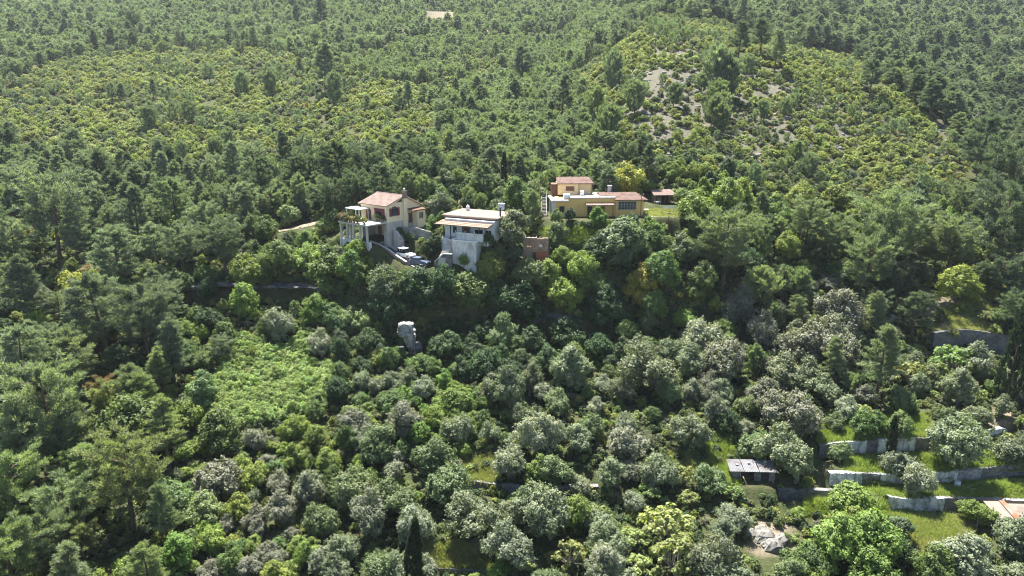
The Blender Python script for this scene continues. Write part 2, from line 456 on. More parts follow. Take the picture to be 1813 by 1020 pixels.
def tile_slope(mb, a, b, c, d, pitch=.34, bump=.07, rows=None, thick=.12):
    """barrel tiles on the quad a-b (eave) .. d-c (ridge): ribs run from eave to ridge, in overlapping courses"""
    a, b, c, d = map(Vector, (a, b, c, d))
    n = (b - a).cross(d - a).normalized()
    if n.z < 0: n = -n
    cols = max(3, int((b - a).length / pitch))
    rows = rows or max(2, int((d - a).length / .42))
    for i in range(cols):
        s0, s1 = i / cols, (i + 1) / cols
        sm = (s0 + s1) / 2
        vs, fs = [], []
        for r in range(rows):
            t0, t1 = r / rows, (r + 1) / rows
            jit = random.uniform(-.012, .012)
            for t, lift in ((t0, .045), (t1, .0)):
                for s, h in ((s0, 0), (s0 * .7 + s1 * .3, bump), (s0 * .3 + s1 * .7, bump), (s1, 0)):
                    p = a.lerp(b, s).lerp(d.lerp(c, s), t)
                    vs.append(p + n * (h + lift + jit + .01))
            k = r * 8
            for q in range(3): fs.append((k + q, k + q + 1, k + 5 + q, k + 4 + q))
            fs.append((k + 3, k + 2, k + 1, k))
        mb.add(vs, fs)
    lo = [p - n * thick for p in (a, b, c, d)]
    mb.hexa([lo[0], lo[1], lo[2], lo[3], a, b, c, d])
H1 = thing('cream_house', O1, A1, 'cream two-storey house with pink tiled gable roof and a terrace on columns', 'house')
W1, D1, F1, E1, P1, B1 = 7.9, 10.0, 4.0, 7.4, 9.0, 6.6    # width, depth, upper floor, eave, ridge, back eave
MB().box(-W1, 0, 3.4, D1, -1.5, F1 - .25).box(-1.0, 0, .0, 3.39, -1.5, F1 - .25).box(-W1, -W1 + .25, .0, 3.39, -1.5, F1 - .25).build('lower_wall', M['concrete'], H1)
MB().box(-6.6, -5.5, 3.34, 3.42, -.05, 2.1).build('cellar_door', M['brownwood'], H1)
m = MB(); m.prism([(0.0, F1 - .25), (D1, F1 - .25), (D1, B1), (D1 / 2, P1 - .06), (0, E1)], 'x', -W1, 0)
m.build('upper_wall', M['cream'], H1)
m = MB()
ov = .45
tile_slope(m, (-W1 - ov, -ov, E1 - .12), (ov, -ov, E1 - .12), (ov, D1 / 2, P1 + .02), (-W1 - ov, D1 / 2, P1 + .02))
tile_slope(m, (ov, D1 + ov, B1 - .18), (-W1 - ov, D1 + ov, B1 - .18), (-W1 - ov, D1 / 2, P1 + .02), (ov, D1 / 2, P1 + .02))
tag(m.build('roof', M['terracotta'], H1), kind='stuff')
MB().tube([(-W1 - ov, D1 / 2, P1 + .06), (ov, D1 / 2, P1 + .06)], .14, 8).build('ridge_cap', M['terracotta'], H1)
ch = MB().box(-.05, .42, 4.75, 5.7, -.5, 8.4).build('chimney', M['cream'], H1)
MB().box(-.08, .45, 4.72, 5.73, 8.4, 10.0).build('chimney_stack', M['terracotta'], ch)
MB().lathe([(.12, 10.0), (.13, 10.35), (.26, 10.38), (.22, 10.5), (.03, 10.6)], 8, (.18, 5.2)).build('chimney_cowl', M['white'], ch)
MB().prism([(2.9, 7.72), (4.55, 7.72), (4.55, 8.42)], 'x', -.02, .03).build('gable_vent', M['dark'], H1)
w = window(H1, -3.55, -.55, F1 + 1.05, F1 + 2.55, 0, 'redcloth', 'glass', 3)
for i in range(4):
    MB().prism([(-3.6 + i * .78, F1 + 2.62), (-3.6 + i * .78, F1 + 2.3), (-3.6 + i * .78 + .39, F1 + 2.1), (-3.6 + i * .78 + .77, F1 + 2.3), (-3.6 + i * .78 + .77, F1 + 2.62)], 'y', -.16, -.1).build('valance', M['redcloth'], w)
for x in (-3.5, -1.15):
    MB().box(x, x + .55, -.12, -.06, F1 + 1.0, F1 + 2.3).build('shutter', M['redcloth'], w)
w = window(H1, .95, 3.7, F1 + 1.0, F1 + 2.6, 0, 'redcloth', 'glass', 3, axis='x', out=1)
MB().prism([(1.55, F1 + 2.6), (3.1, F1 + 2.6), (2.75, F1 + 2.95), (1.9, F1 + 2.95)], 'x', -.02, .06).build('arched_top', M['redcloth'], w)
for y in (.95, 3.1):
    MB().box(.05, .12, y, y + .6, F1 + 1.0, F1 + 2.6).build('shutter', M['redcloth'], w)
dr = MB().prism([(-6.3, F1 + .02), (-4.7, F1 + .02), (-4.7, F1 + 1.9), (-5.1, F1 + 2.35), (-5.9, F1 + 2.35), (-6.3, F1 + 1.9)], 'y', -.06, .02).build('terrace_door', M['brownwood'], H1)
MB().box(-5.54, -5.46, -.09, -.06, F1 + .02, F1 + 2.3).build('door_stile', M['dark'], dr)
an = MB().box(.0, 1.5, 7.6, 9.95, 1.8, 5.6).build('annex', M['cream'], H1)
window(an, 8.2, 9.2, 3.9, 5.0, 1.5, 'brownwood', 'glass', 2, axis='x', out=1)
MB().box(.0, .06, 6.35, 7.45, 2.9, 5.1).build('side_door', M['brownwood'], H1)
m = MB(); tile_slope(m, (1.9, 6.0, 5.75), (1.9, 10.0, 5.75), (0.02, 10.0, 6.05), (0.02, 6.0, 6.05), rows=3)
tag(m.build('porch_roof', M['brownwood'], H1), kind='stuff')
# terrace on columns
ts = MB().bevbox(-8.9, .25, -5.6, -.02, F1 - .28, F1, .03).build('terrace_slab', M['whiteconc'], H1)
for x in (-8.5, -6.5, -4.45, -2.4, -.3):
    c = MB().bevbox(x - .21, x + .21, -5.4, -4.98, -.2, F1 - .28, .03).build('column', M['whiteconc'], H1)
for x in (-8.5,):
    MB().bevbox(x - .21, x + .21, -2.9, -2.48, -.2, F1 - .28, .03).build('column', M['whiteconc'], H1)
MB().box(-8.75, -.05, -5.5, -5.1, -3.6, .42).build('plinth_wall', M['whitewash'], H1)
for x in (-8.2, -6.55, -4.5, -2.45, -1.3):
    MB().box(x - .2, x + .2, -5.56, -5.46, -3.4, .3).build('plinth_stain', M['concrete'], H1)
MB().box(-.05, 0.25, -5.4, -4.6, -2.4, .42).build('plinth_return', M['whitewash'], H1)
rl = MB()
for i in range(36): rl.box(-8.8 + i * .25, -8.77 + i * .25, -5.52, -5.49, F1, F1 + .9)
for i in range(10): rl.box(-8.8, -8.77, -5.5 + i * .5, -5.47 + i * .5, F1, F1 + .9)
rl.box(-8.82, .2, -5.535, -5.475, F1 + .9, F1 + .95).box(-8.82, -8.75, -5.47, -.6, F1 + .9, F1 + .95)
rl.build('railing', M['brownwood'], H1)
# garden rail and steps beside the house
m = MB()
for i in range(6): m.box(.6 + i * .35, .95 + i * .35, 1.2, 2.3, -1.6, 1.9 - i * .32)
tag(m.build('side_steps', M['concrete'], H1))
MB().tube([(.6, 1.15, 2.9), (2.7, 1.15, .95)], .04, 5).build('handrail', M['white'], H1)

def canopy():
    o = local(O1, A1, -7.0, -1.6, F1)
    t = thing('terrace_canopy', o, A1, 'flat white canopy on posts over the cream house terrace', 'canopy')
    MB().bevbox(-2.4, 2.0, -1.5, 1.3, 2.35, 2.52, .05).build('canopy_top', M['plastic'], t)
    for x in (-2.2, 1.8):
        for y in (-1.3, 1.15): MB().box(x - .06, x + .06, y - .06, y + .06, 0, 2.35).build('post', M['white'], t)
canopy()
def chair(o, rz, label, group):
    t = thing('garden_chair', o, rz, label, 'chair', group)
    MB().bevbox(-.24, .24, -.24, .24, .40, .45, .02).build('seat', M['plastic'], t)
    MB().hexa([(-.24, .20, .45), (.24, .20, .45), (.24, .25, .45), (-.24, .25, .45), (-.22, .30, .92), (.22, .30, .92), (.22, .34, .92), (-.22, .34, .92)]).build('backrest', M['plastic'], t)
    for x in (-.21, .21):
        for y in (-.21, .21): MB().box(x - .025, x + .025, y - .025, y + .025, 0, .4).build('leg', M['plastic'], t)
        MB().box(x - .03, x + .03, -.22, .26, .62, .66).build('armrest', M['plastic'], t)
chair(local(O1, A1, -7.6, -3.9, .0), 1.1, 'white plastic chair under the terrace near its end column', 'chairs under the terrace')
chair(local(O1, A1, -5.7, -4.2, .0), -2.2, 'white plastic chair under the terrace beside the round table', 'chairs under the terrace')
t = thing('garden_table', local(O1, A1, -5.2, -3.4, .0), 0, 'round white table under the cream house terrace', 'table')
MB().lathe([(.02, .0), (.30, .02), (.05, .08), (.05, .68)], 10).build('pedestal', M['plastic'], t)
MB().lathe([(.58, .68), (.6, .70), (.6, .73), (.58, .74)], 16).build('table_top', M['plastic'], t)

# ------------------------------------------------------------------ white house with the terracotta awning
H2 = thing('white_house', O2, A2, 'white flat-roofed house with wide terracotta awning above a tall white base', 'house')
MB().box(-3.6, 7.8, 3.3, 12.9, -.6, 3.72).build('wall', M['bluewall'], H2)
b = MB(); b.hexa([(-.12, -.25, -7.2), (5.5, -.25, -7.2), (5.6, 5.6, -7.2), (-.12, 5.6, -7.2), (0, 0, -.12), (5.4, 0, -.12), (5.4, 5.3, -.12), (0, 5.3, -.12)])
b.build('base_block', M['whitewash'], H2)
MB().bevbox(-.12, 5.5, -.1, .22, -.12, .1, .03).bevbox(5.18, 5.5, .23, 5.4, -.12, .1, .03).bevbox(-.12, .22, .23, .9, -.12, .3, .03).build('base_coping', M['white'], H2)
MB().box(-1.9, 7.6, .95, 3.28, -.9, -.02).build('veranda_floor', M['concrete'], H2)
for x0, x1 in ((.35, 2.35), (2.5, 4.5), (4.65, 6.4)):
    MB().box(x0, x1, .92, 1.06, -.02, 1.5).build('parapet_panel', M['whitewash'], H2)
for x in (.25, 2.42, 4.57, 6.5):
    p_ = MB().bevbox(x - .08, x + .08, .88, 1.1, -.02, 1.66, .02).build('parapet_post', M['whiteconc'], H2)
    MB().lathe([(.09, 1.66), (.10, 1.7), (.04, 1.82)], 8, (x, .99)).build('finial', M['white'], p_)
m = MB()
tile_slope(m, (-4.7, .85, 2.85), (7.45, .85, 2.85), (7.7, 4.6, 3.5), (-4.2, 4.6, 3.5), pitch=.5, bump=.025, rows=5, thick=.1)
tag(m.build('awning', M['awning'], H2), kind='stuff')
for x in (-2.6, -1.0, 2.5, 3.1, 5.6, 6.9):
    MB().box(x - .07, x + .07, 1.0, 1.14, -.02, 2.82).build('awning_post', M['dark'], H2)
MB().box(-4.1, 7.75, 4.35, 4.62, 3.3, 3.98).build('fascia', M['brownwood'], H2)
rf = MB().bevbox(-4.9, 8.2, 4.05, 13.2, 3.98, 4.36, .12).build('flat_roof', M['roofcoat'], H2)
MB().bevbox(8.22, 10.6, 6.0, 11.5, 3.2, 3.5, .05).build('side_roof', M['white'], H2)
MB().box(8.3, 10.3, 6.3, 11.3, -.6, 3.2).build('side_wall', M['bluewall'], H2)
MB().bevbox(-2.55, -1.95, 10.6, 11.2, 4.36, 5.3, .04).lathe([(.1, 5.3), (.26, 5.32), (.26, 5.42), (.05, 5.6)], 8, (-2.25, 10.9)).build('chimney', M['white'], H2)
MB().lathe([(.17, 4.36), (.17, 6.0), (.24, 6.02), (.24, 6.2), (.1, 6.25)], 10, (7.4, 7.0)).build('flue', M['dark'], H2)
d = MB().box(.5, 1.9, 3.24, 3.32, -.02, 2.2).build('door', M['brownwood'], H2)
MB().box(1.16, 1.24, 3.2, 3.26, -.02, 2.2).build('door_stile', M['dark'], d)
window(H2, -1.6, -.9, .9, 2.1, 3.3, 'dark', 'glass', 1)
window(H2, 3.4, 5.3, .75, 1.9, 3.3, 'white', 'glass', 2)
window(H2, 5.9, 7.2, .75, 1.9, 3.3, 'white', 'glass', 2)
MB().box(2.0, 2.4, 3.1, 3.28, 0, 2.3).build('drain_box', M['bluegreen'], H2)
MB().tube([(-3.2, 1.6, .6), (-.1, .2, -.6), (.9, -.2, -1.5), (2.6, -.3, -2.6)], .05, 5).build('drain_pipe', M['white'], H2)
st = MB()
for i in range(14): st.box(-1.75, -.15, 1.5 - i * .33, 1.84 - i * .33, -5.2, -.1 - i * .24)
st.build('stairs', M['concrete'], H2)
MB().box(-3.5, -1.76, 1.5, 3.2, -5, -.02).build('stair_wall', M['bluewall'], H2)

# ------------------------------------------------------------------ ochre house
H3 = thing('yellow_house', O3, A3, 'long ochre yellow house with white roof terrace and small upper room', 'house')
MB().box(0, 13.1, 0, 7.5, -2.5, 4.0).build('main_wall', M['yellow'], H3)
MB().bevbox(2.7, 13.15, -.12, 7.6, 4.0, 4.32, .05).build('roof_terrace', M['whiteconc'], H3)
MB().bevbox(-1.2, 2.69, -.75, 7.4, 3.45, 3.85, .14).build('roof_ledge', M['whiteconc'], H3)
MB().box(-.9, 0, .6, 7.3, -2.5, 3.45).build('end_wall', M['whitewash'], H3)
window(H3, .7, 1.7, 1.1, 2.3, 0, 'dark', 'glass', 2)
MB().box(.3, 2.5, -.05, .02, .0, .7).build('white_patch', M['whitewash'], H3)
MB().box(.75, 5.35, 4.2, 8.6, 4.3, 6.9).build('upper_wall', M['peach'], H3)
MB().box(5.35, 8.55, 5.0, 8.6, 4.3, 6.9).build('upper_wall', M['peach'], H3)
MB().box(-.55, .74, 5.2, 8.4, 4.0, 6.6).build('stair_head', M['brownwood'], H3)
m = MB(); tile_slope(m, (.45, 3.85, 6.85), (8.95, 3.85, 6.85), (8.5, 9.2, 7.75), (.9, 9.2, 7.75))
tag(m.build('upper_roof', M['redtile'], H3), kind='stuff')
MB().box(8.5, 8.7, 4.6, 4.8, 4.3, 6.85).build('corner_post', M['brownwood'], H3)
window(H3, 2.6, 4.4, 5.25, 6.15, 4.2, 'brownwood', 'brownwood', 2)
# wing
MB().box(13.12, 19.4, -.35, 7.2, -2.5, 3.75).build('wing_wall', M['yellow'], H3)
m = MB()
tile_slope(m, (12.95, -.85, 3.72), (20.1, -.85, 3.72), (18.2, 3.2, 4.9), (12.95, 3.2, 4.9))
tile_slope(m, (20.1, -.85, 3.72), (20.1, 7.6, 3.72), (18.2, 3.6, 4.9), (18.2, 3.2, 4.9))
tile_slope(m, (20.1, 7.6, 3.72), (9.5, 7.6, 3.72), (9.9, 3.6, 4.9), (18.2, 3.6, 4.9))
tile_slope(m, (9.4, .9, 4.35), (12.94, .9, 4.35), (12.94, 3.4, 4.9), (9.9, 3.4, 4.9))
tag(m.build('wing_roof', M['redtile'], H3), kind='stuff')
window(H3, 13.75, 17.7, 1.55, 3.35, -.35, 'greymetal', 'glass', 6, 3)
cm = MB().bevbox(12.3, 13.0, 4.6, 5.3, 4.3, 6.1, .04).build('chimney', M['whiteconc'], H3)
MB().bevbox(12.15, 13.15, 4.45, 5.45, 6.1, 6.3, .04).build('chimney_cap', M['greymetal'], cm)
MB().tube([(1.6, .6, 4.45), (3.0, .6, 4.45)], [.62, .62], 12).build('water_tank', M['plastic'], H3)
MB().bevbox(5.65, 6.4, 2.4, 3.2, 4.32, 5.4, .05).build('roof_box', M['plastic'], H3)
m = MB(); tile_slope(m, (6.4, -1.9, 2.75), (12.6, -1.9, 2.75), (12.5, -.02, 3.05), (6.5, -.02, 3.05), rows=3)
tag(m.build('porch_awning', M['terracotta'], H3), kind='stuff')
for x in (6.6, 10.4, 12.3): MB().box(x - .07, x + .07, -1.8, -1.66, -.02, 2.72).build('porch_post', M['brownwood'], H3)
MB().box(7.0, 8.0, -.06, .02, 0, 2.3).build('door', M['dark'], H3)
MB().box(9.6, 10.7, -.06, .02, 0, 2.4).build('door', M['brownwood'], H3)
MB().bevbox(-1.6, 13.5, -2.6, -.02, -2.2, -.02, .03).build('patio', M['concrete'], H3)
# iron stair at the end of the house
t = thing('outside_stair', local(O3, A3, -1.6, .3, 0), A3, 'white metal stair climbing to the yellow house roof terrace', 'stair')
for i in range(14):
    MB().box(-1.6 + .02 * i, -.6 + .02 * i, .2 + i * .3, .46 + i * .3, .1 + i * .27, .15 + i * .27).build('tread', M['concrete'], t)
for x in (-1.62, -.55):
    MB().hexa([(x, 0, -.1), (x + .07, 0, -.1), (x + .3, 4.4, 3.75), (x + .22, 4.4, 3.75), (x, 0, .2), (x + .07, 0, .2), (x + .3, 4.4, 4.05), (x + .22, 4.4, 4.05)]).build('stringer', M['concrete'], t)
MB().tube([(-.5, 0, .9), (-.25, 4.4, 4.8)], .028, 5).build('handrail', M['white'], t)

# ------------------------------------------------------------------ outbuilding, ruin, sheds, far building
t = thing('outbuilding', O4, A4, 'small open outbuilding with pale tiled roof beside the yellow house', 'outbuilding')
MB().box(0, 4.6, 3.6, 3.8, -.5, 2.5).box(0, .2, .6, 3.59, -.5, 2.4).build('wall', M['brownstone'], t)
m = MB(); tile_slope(m, (-.5, -.5, 2.2), (5.2, -.5, 2.2), (4.7, 4.2, 3.0), (-.2, 4.2, 3.0))
tag(m.build('roof', M['terracotta'], t), kind='stuff')
for x in (.15, 2.3, 4.5): MB().box(x - .08, x + .08, -.2, -.04, -.5, 2.2).build('post', M['brownwood'], t)
MB().bevbox(.8, 2.0, 2.6, 3.3, -.1, 1.0, .04).build('bench', M['whiteconc'], t)
MB().box(2.6, 4.2, 3.5, 3.58, -.1, 1.7).build('door', M['dark'], t)

def stones_face(mb, p0, p1, z0, z1, thick, size, nrm=None, rough=.085):
    """courses of uneven stones along the face p0-p1 (x, y), from z0 to z1 (pairs at both ends allowed)"""
    p0, p1 = Vector(p0), Vector(p1)
    L = (p1 - p0).length
    d = (p1 - p0) / L
    n = Vector((d.y, -d.x)) if nrm is None else nrm
    zb = z0 if hasattr(z0, '__len__') else (z0, z0)
    zt = z1 if hasattr(z1, '__len__') else (z1, z1)
    H = max(zt[0] - zb[0], zt[1] - zb[1])
    z = 0.0
    while z < H - .03:
        h = min(size * random.uniform(.55, .95), H - z + .02)
        s = -random.uniform(0, size * .5)
        while s < L:
            w = size * random.uniform(.7, 1.7)
            a, b = max(s, 0) + .015, min(s + w, L) - .015
            s += w
            if b - a < .06: continue
            q = []
            for zz in (z + .012, z + h - .012):
                for t, off in ((a, 0), (b, 0), (b, -thick), (a, -thick)):
                    f = t / L
                    zz_ = zb[0] * (1 - f) + zb[1] * f + zz * ((zt[0] - zb[0]) * (1 - f) + (zt[1] - zb[1]) * f) / H
                    j = random.uniform(-rough, rough) if off == 0 else 0
                    xy = p0 + d * (t + random.uniform(-.02, .02)) + n * (off + j)
                    q.append((xy.x, xy.y, zz_ + random.uniform(-.03, .03)))
            mb.hexa(q)
        z += h
def cut_step(pts, h):
    """shape the ground into a step: level with the wall's top behind it, its foot in front"""
    global HG
    for a, b in zip(pts[:-1], pts[1:]):
        dx, dy = b.x - a.x, b.y - a.y
        L_ = math.hypot(dx, dy); dx, dy = dx / L_, dy / L_
        t = (XG - a.x) * dx + (YY - a.y) * dy
        sd = (XG - a.x) * -dy + (YY - a.y) * dx
        on = (t > -.5) & (t < L_ + .5)
        zt = a.z + (b.z - a.z) * np.clip(t / L_, 0, 1)
        f = np.clip((-sd - 1.0) / 1.6, 0, 1)
        low = on & (sd < .5) & (sd > -2.6)
        HG = np.where(low, np.minimum(HG, (zt - h) * (1 - f) + HG * f), HG)
        g = np.clip((sd - 1.4) / 1.4, 0, 1)
        up = on & (sd >= .5) & (sd < 2.8)
        HG = np.where(up, np.where(sd < 1.4, zt - .02, (zt - .02) * (1 - g) + HG * g), HG)
def stone_wall(name, pts, h, label, thick=.45, size=.42, mat='stone', coping=None, sections=None, group=None, cat='wall', extra_down=.6, carve=False):
    """a dry stone wall along world points (top line); h = height below the top; sections: (index, material) faces of another look"""
    if carve: cut_step(pts, h); thick = .95
    base = pts[0]
    t = thing(name, base, 0, label, cat, group)
    core = MB(); st = {}
    for i, (a, b) in enumerate(zip(pts[:-1], pts[1:])):
        a, b = a - base, b - base
        d = Vector((b.x - a.x, b.y - a.y)).normalized(); n = Vector((d.y, -d.x))
        q = []
        for z_ in (-h - extra_down, -.03):
            for p, o in ((a, -.09), (b, -.09), (b, -thick), (a, -thick)):
                q.append((p.x + n.x * o, p.y + n.y * o, p.z + z_))
        core.hexa(q)
        mt = (sections or {}).get(i, mat)
        mb = st.setdefault(mt, MB())
        stones_face(mb, (a.x, a.y), (b.x, b.y), (a.z - h - extra_down * .5, b.z - h - extra_down * .5), (a.z, b.z), thick * .8, size)
    core.build('wall_core', M['mortar'], t)
    for mt, mb in st.items(): tag(mb.build('stonework', M[mt], t), kind='stuff')
    if coping:
        c = MB()
        for a, b in zip(pts[:-1], pts[1:]):
            a, b = a - base, b - base
            d = Vector((b.x - a.x, b.y - a.y)).normalized(); n = Vector((d.y, -d.x))
            q = []
            for z_ in (.0, .13):
                for p, o in ((a, .06), (b, .06), (b, -thick - .04), (a, -thick - .04)): q.append((p.x + n.x * o, p.y + n.y * o, p.z + z_))
            c.hexa(q)
        c.build('coping', M[coping], t)
    return t
# ruined stone and brick hut
RU = thing('ruined_hut', O5, A5, 'roofless ruined hut of brown stone and red brick among trees', 'ruin')
m, k = MB(), MB()
def ruin_face(mb, p0, p1, z0, z1): stones_face(mb, p0, p1, z0, z1, .35, .5, rough=.11)
ruin_face(m, (0, 0), (.8, 0), -1.0, 4.7); ruin_face(m, (.8, 0), (1.7, 0), -1.0, 3.0); ruin_face(m, (.8, 0), (1.7, 0), 4.0, 4.7); ruin_face(m, (1.7, 0), (1.95, 0), -1.0, 4.6); ruin_face(m, (1.96, 0), (3.2, 0), 1.8, 4.6)
ruin_face(m, (3.9, 0), (5.2, 0), 2.0, 4.8); ruin_face(m, (3.2, 0), (3.9, 0), 2.0, 2.9); ruin_face(m, (3.2, 0), (3.9, 0), 4.0, 4.7)
ruin_face(m, (5.2, .0), (5.2, 4.6), -1.0, (4.7, 4.1)); ruin_face(m, (0, 4.6), (0, 0), -1.0, (3.6, 4.6)); ruin_face(m, (5.2, 4.6), (0, 4.6), -1.0, 3.7)
tag(m.build('stonework', M['brownstone'], RU), kind='stuff')
stones_face(k, (2.76, 0), (5.2, 0), -1.0, 2.0, .35, .26, rough=.02)
tag(k.build('brickwork', M['redbrick'], RU), kind='stuff')
MB().box(.3, 4.9, .45, 4.2, -1, .15).build('rubble_floor', M['soil'], RU)
MB().box(.36, 4.8, 1.3, 1.6, .16, 4.1).build('dark_backing', M['darkstone'], RU)  # added dark slab behind the openings so they look shaded inside
m = MB()
for i in range(7): m.tube([(.2 + i * .78, -.1, 4.75 + .1 * math.sin(i)), (.25 + i * .76, 4.4, 4.2 + .15 * math.cos(i * 2))], .07, 5)
m.build('roof_beam', M['deadwood'], RU)
MB().bevbox(-.1, 2.9, -.35, .3, 4.72, 4.86, .02).build('lintel', M['deadwood'], RU)
MB().hexa([(3.2, -.1, 2.9), (3.95, -.1, 2.9), (3.95, .1, 2.9), (3.2, .1, 2.9), (3.3, -.08, 3.5), (3.8, -.08, 3.3), (3.8, .1, 3.3), (3.3, .1, 3.5)]).build('plaster_patch', M['whitewash'], RU)

def corrugated(mb, a, b, c, d, pitch=.22, amp=.03):
    a, b, c, d = map(Vector, (a, b, c, d))
    n = (b - a).cross(d - a).normalized()
    if n.z < 0: n = -n
    N = max(4, int((b - a).length / pitch) * 2)
    vs, fs = [], []
    for lay in (0, -.03):
        for i in range(N + 1):
            h = amp * (1 if i % 2 else -1) + lay
            vs += [a.lerp(b, i / N) + n * h, d.lerp(c, i / N) + n * h]
    o = 2 * (N + 1)
    for i in range(N):
        k = i * 2
        fs += [(k, k + 2, k + 3, k + 1), (o + k + 1, o + k + 3, o + k + 2, o + k)]
        fs += [(k, o + k, o + k + 2, k + 2), (k + 1, k + 3, o + k + 3, o + k + 1)]
    mb.add(vs, fs)
t = thing('tin_shed', O6, A6, 'low stone shed with bright corrugated tin roof in the olive grove', 'shed')
m = MB()
stones_face(m, (0, 0), (1.0, 0), -.8, 1.7, .3, .34); stones_face(m, (3.1, 0), (4.1, 0), -.8, 1.7, .3, .34); stones_face(m, (5.3, 0), (6.1, 0), -.8, 1.7, .3, .34)
stones_face(m, (0, 2.5), (0, 0), -.8, (1.95, 1.62), .3, .36); stones_face(m, (6.1, 0), (6.1, 2.5), -.8, (1.62, 1.95), .3, .36); stones_face(m, (6.1, 2.5), (0, 2.5), -.8, 1.95, .3, .4)
tag(m.build('stonework', M['darkstone'], t), kind='stuff')
MB().box(.1, 6, .5, 2.3, -.8, .02).build('floor', M['soil'], t)
for i, (x0, x1) in enumerate(((-.5, 1.55), (1.6, 3.75), (3.85, 6.5))):
    m = MB(); corrugated(m, (x0, -.4, 1.66 + .03 * i), (x1, -.4, 1.7 + .03 * i), (x1 - .1, 2.7, 2.06 + .03 * i), (x0, 2.7, 2.02 + .03 * i)); m.build('roof_sheet', M['tin'], t)
MB().box(1.0, 1.12, -.1, .02, -.5, 1.6).build('door_post', M['deadwood'], t)
MB().box(4.15, 5.25, .05, .12, .1, 1.4).build('shutter', M['dark'], t)
for i, (x, z) in enumerate(((.6, 1.86), (2.4, 1.98), (4.9, 2.0))):
    MB().bevbox(x, x + .4, 1.0 + i * .4, 1.35 + i * .4, z, z + .2, .05).build('roof_weight', M['stone'], t)

t = thing('rusty_shed', O7, A7, 'patched shed roofed with pale and rusty sheets below the lowest terrace wall', 'shed')
for i, (x0, x1, z, mt) in enumerate(((0, 1.9, 1.9, 'palesheet'), (2.6, 5.0, 2.15, 'palesheet'), (4.7, 5.5, 2.35, 'rust'), (5.4, 9.5, 1.9, 'palesheet'))):
    m = MB(); corrugated(m, (x0, -.9 - .2 * i, z - .55), (x1, -.9 - .15 * i, z - .5), (x1 - .5, 2.2, z + .22), (x0 - .4, 2.2, z + .15)); m.build('roof_sheet', M[mt], t)
MB().box(.1, 8.9, 2.0, 2.2, -.9, 1.7).build('back_wall', M['brownstone'], t)
MB().box(2.5, 5.0, -.6, -.45, -.9, 1.45).box(5.02, 9.0, -.5, -.35, -.9, 1.2).build('front_wall', M['darkstone'], t)
MB().box(6.2, 7.0, -.56, -.5, -.7, 1.0).build('doorway', M['dark'], t)
for x in (.2, 1.7): MB().box(x - .06, x + .06, -.8, -.68, -.9, 1.35).build('post', M['deadwood'], t)

t = thing('farm_shed', GREEN, R(9), 'long white roof of a farm shed among pines high on the hill', 'farm building')
MB().prism([(0, 0), (9, 0), (9, 1.2), (4.5, 3.4), (0, 1.2)], 'x', -10, 10).build('wall', M['whiteconc'], t)
MB().hexa([(-10.4, -.6, 0.95), (10.4, -.6, 0.95), (10.4, 4.5, 3.45), (-10.4, 4.5, 3.45), (-10.4, -.6, 1.15), (10.4, -.6, 1.15), (10.4, 4.5, 3.65), (-10.4, 4.5, 3.65)]).build('roof', M['roofcoat'], t)
MB().hexa([(-10.4, 4.52, 3.45), (10.4, 4.52, 3.45), (10.4, 9.6, 0.95), (-10.4, 9.6, 0.95), (-10.4, 4.52, 3.65), (10.4, 4.52, 3.65), (10.4, 9.6, 1.15), (-10.4, 9.6, 1.15)]).build('roof', M['plastic'], t)
p = at(838, 61, 520)
t = thing('goat_hut', Vector((p.x, p.y, ground(p.x, p.y))), R(-6), 'tiny pale hut on a dry clearing far up the valley', 'hut')
MB().box(-3, 3, 0, 4, -1, 2).build('wall', M['whiteconc'], t)
MB().hexa([(-3.3, -.4, 2), (3.3, -.4, 2), (3.3, 4.3, 2.9), (-3.3, 4.3, 2.9), (-3.3, -.4, 2.15), (3.3, -.4, 2.15), (3.3, 4.3, 3.05), (-3.3, 4.3, 3.05)]).build('roof', M['plastic'], t)

# ------------------------------------------------------------------ drive, cars, walls by the houses
def ribbon(name, pts, w0, w1, mat, lift, kind='structure', n=None):
    P = dense(pts, 1.0)
    mb = MB()
    for a, b in zip(P[:-1], P[1:]):
        d = Vector((b.x - a.x, b.y - a.y, 0)).normalized(); nn = Vector((-d.y, d.x, 0))
        ks = [w0 + (w1 - w0) * q / 3 for q in range(4)]
        vs = [p + nn * k for p in (a, b) for k in ks]
        vs = [Vector((p.x, p.y, max(ground(p.x, p.y), ground(p.x + .4, p.y + .3), ground(p.x - .4, p.y - .3)) + lift)) for p in vs]
        mb.add(vs, [(q, q + 4, q + 5, q + 1) for q in range(3)])
    o = mb.build(name, M[mat])
    return tag(o, kind=kind)
ribbon('driveway', DRIVE[:4], -1.55, -.62, 'whiteconc', .05)
ribbon('driveway', DRIVE[:4], .62, 1.5, 'whiteconc', .05)
ribbon('driveway', DRIVE[3:], -1.55, 1.5, 'concrete', .055)
ribbon('dirt_road', ROAD, -1.5, 1.6, 'trackdirt', .06)
DW = [p + Vector((-1.35, -1.35, .35)) for p in DRIVE[:5]]
stone_wall('driveway_wall', DW, 2.4, 'curved stone wall with white coping holding up the driveway', .4, .4, 'brownstone', 'whiteconc')
GW = [at(702, 401, 152.5), at(716, 402, 151.6), at(740, 404, 150.6), at(762, 411, 149.5)]
stone_wall('garden_wall', GW, 2.6, 'grey stone garden wall between the cream and white houses', .5, .4, 'stone')
SW = [at(769, 464, 141.5), at(777, 457, 141.2), at(785, 450, 141.0), at(799, 451, 140.2)]
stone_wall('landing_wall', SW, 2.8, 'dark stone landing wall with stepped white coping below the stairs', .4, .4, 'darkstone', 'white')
YW = [at(1139, 382, 157.5), at(1160, 384, 156.5), at(1180, 385.5, 156.0), at(1197, 385, 156.6)]
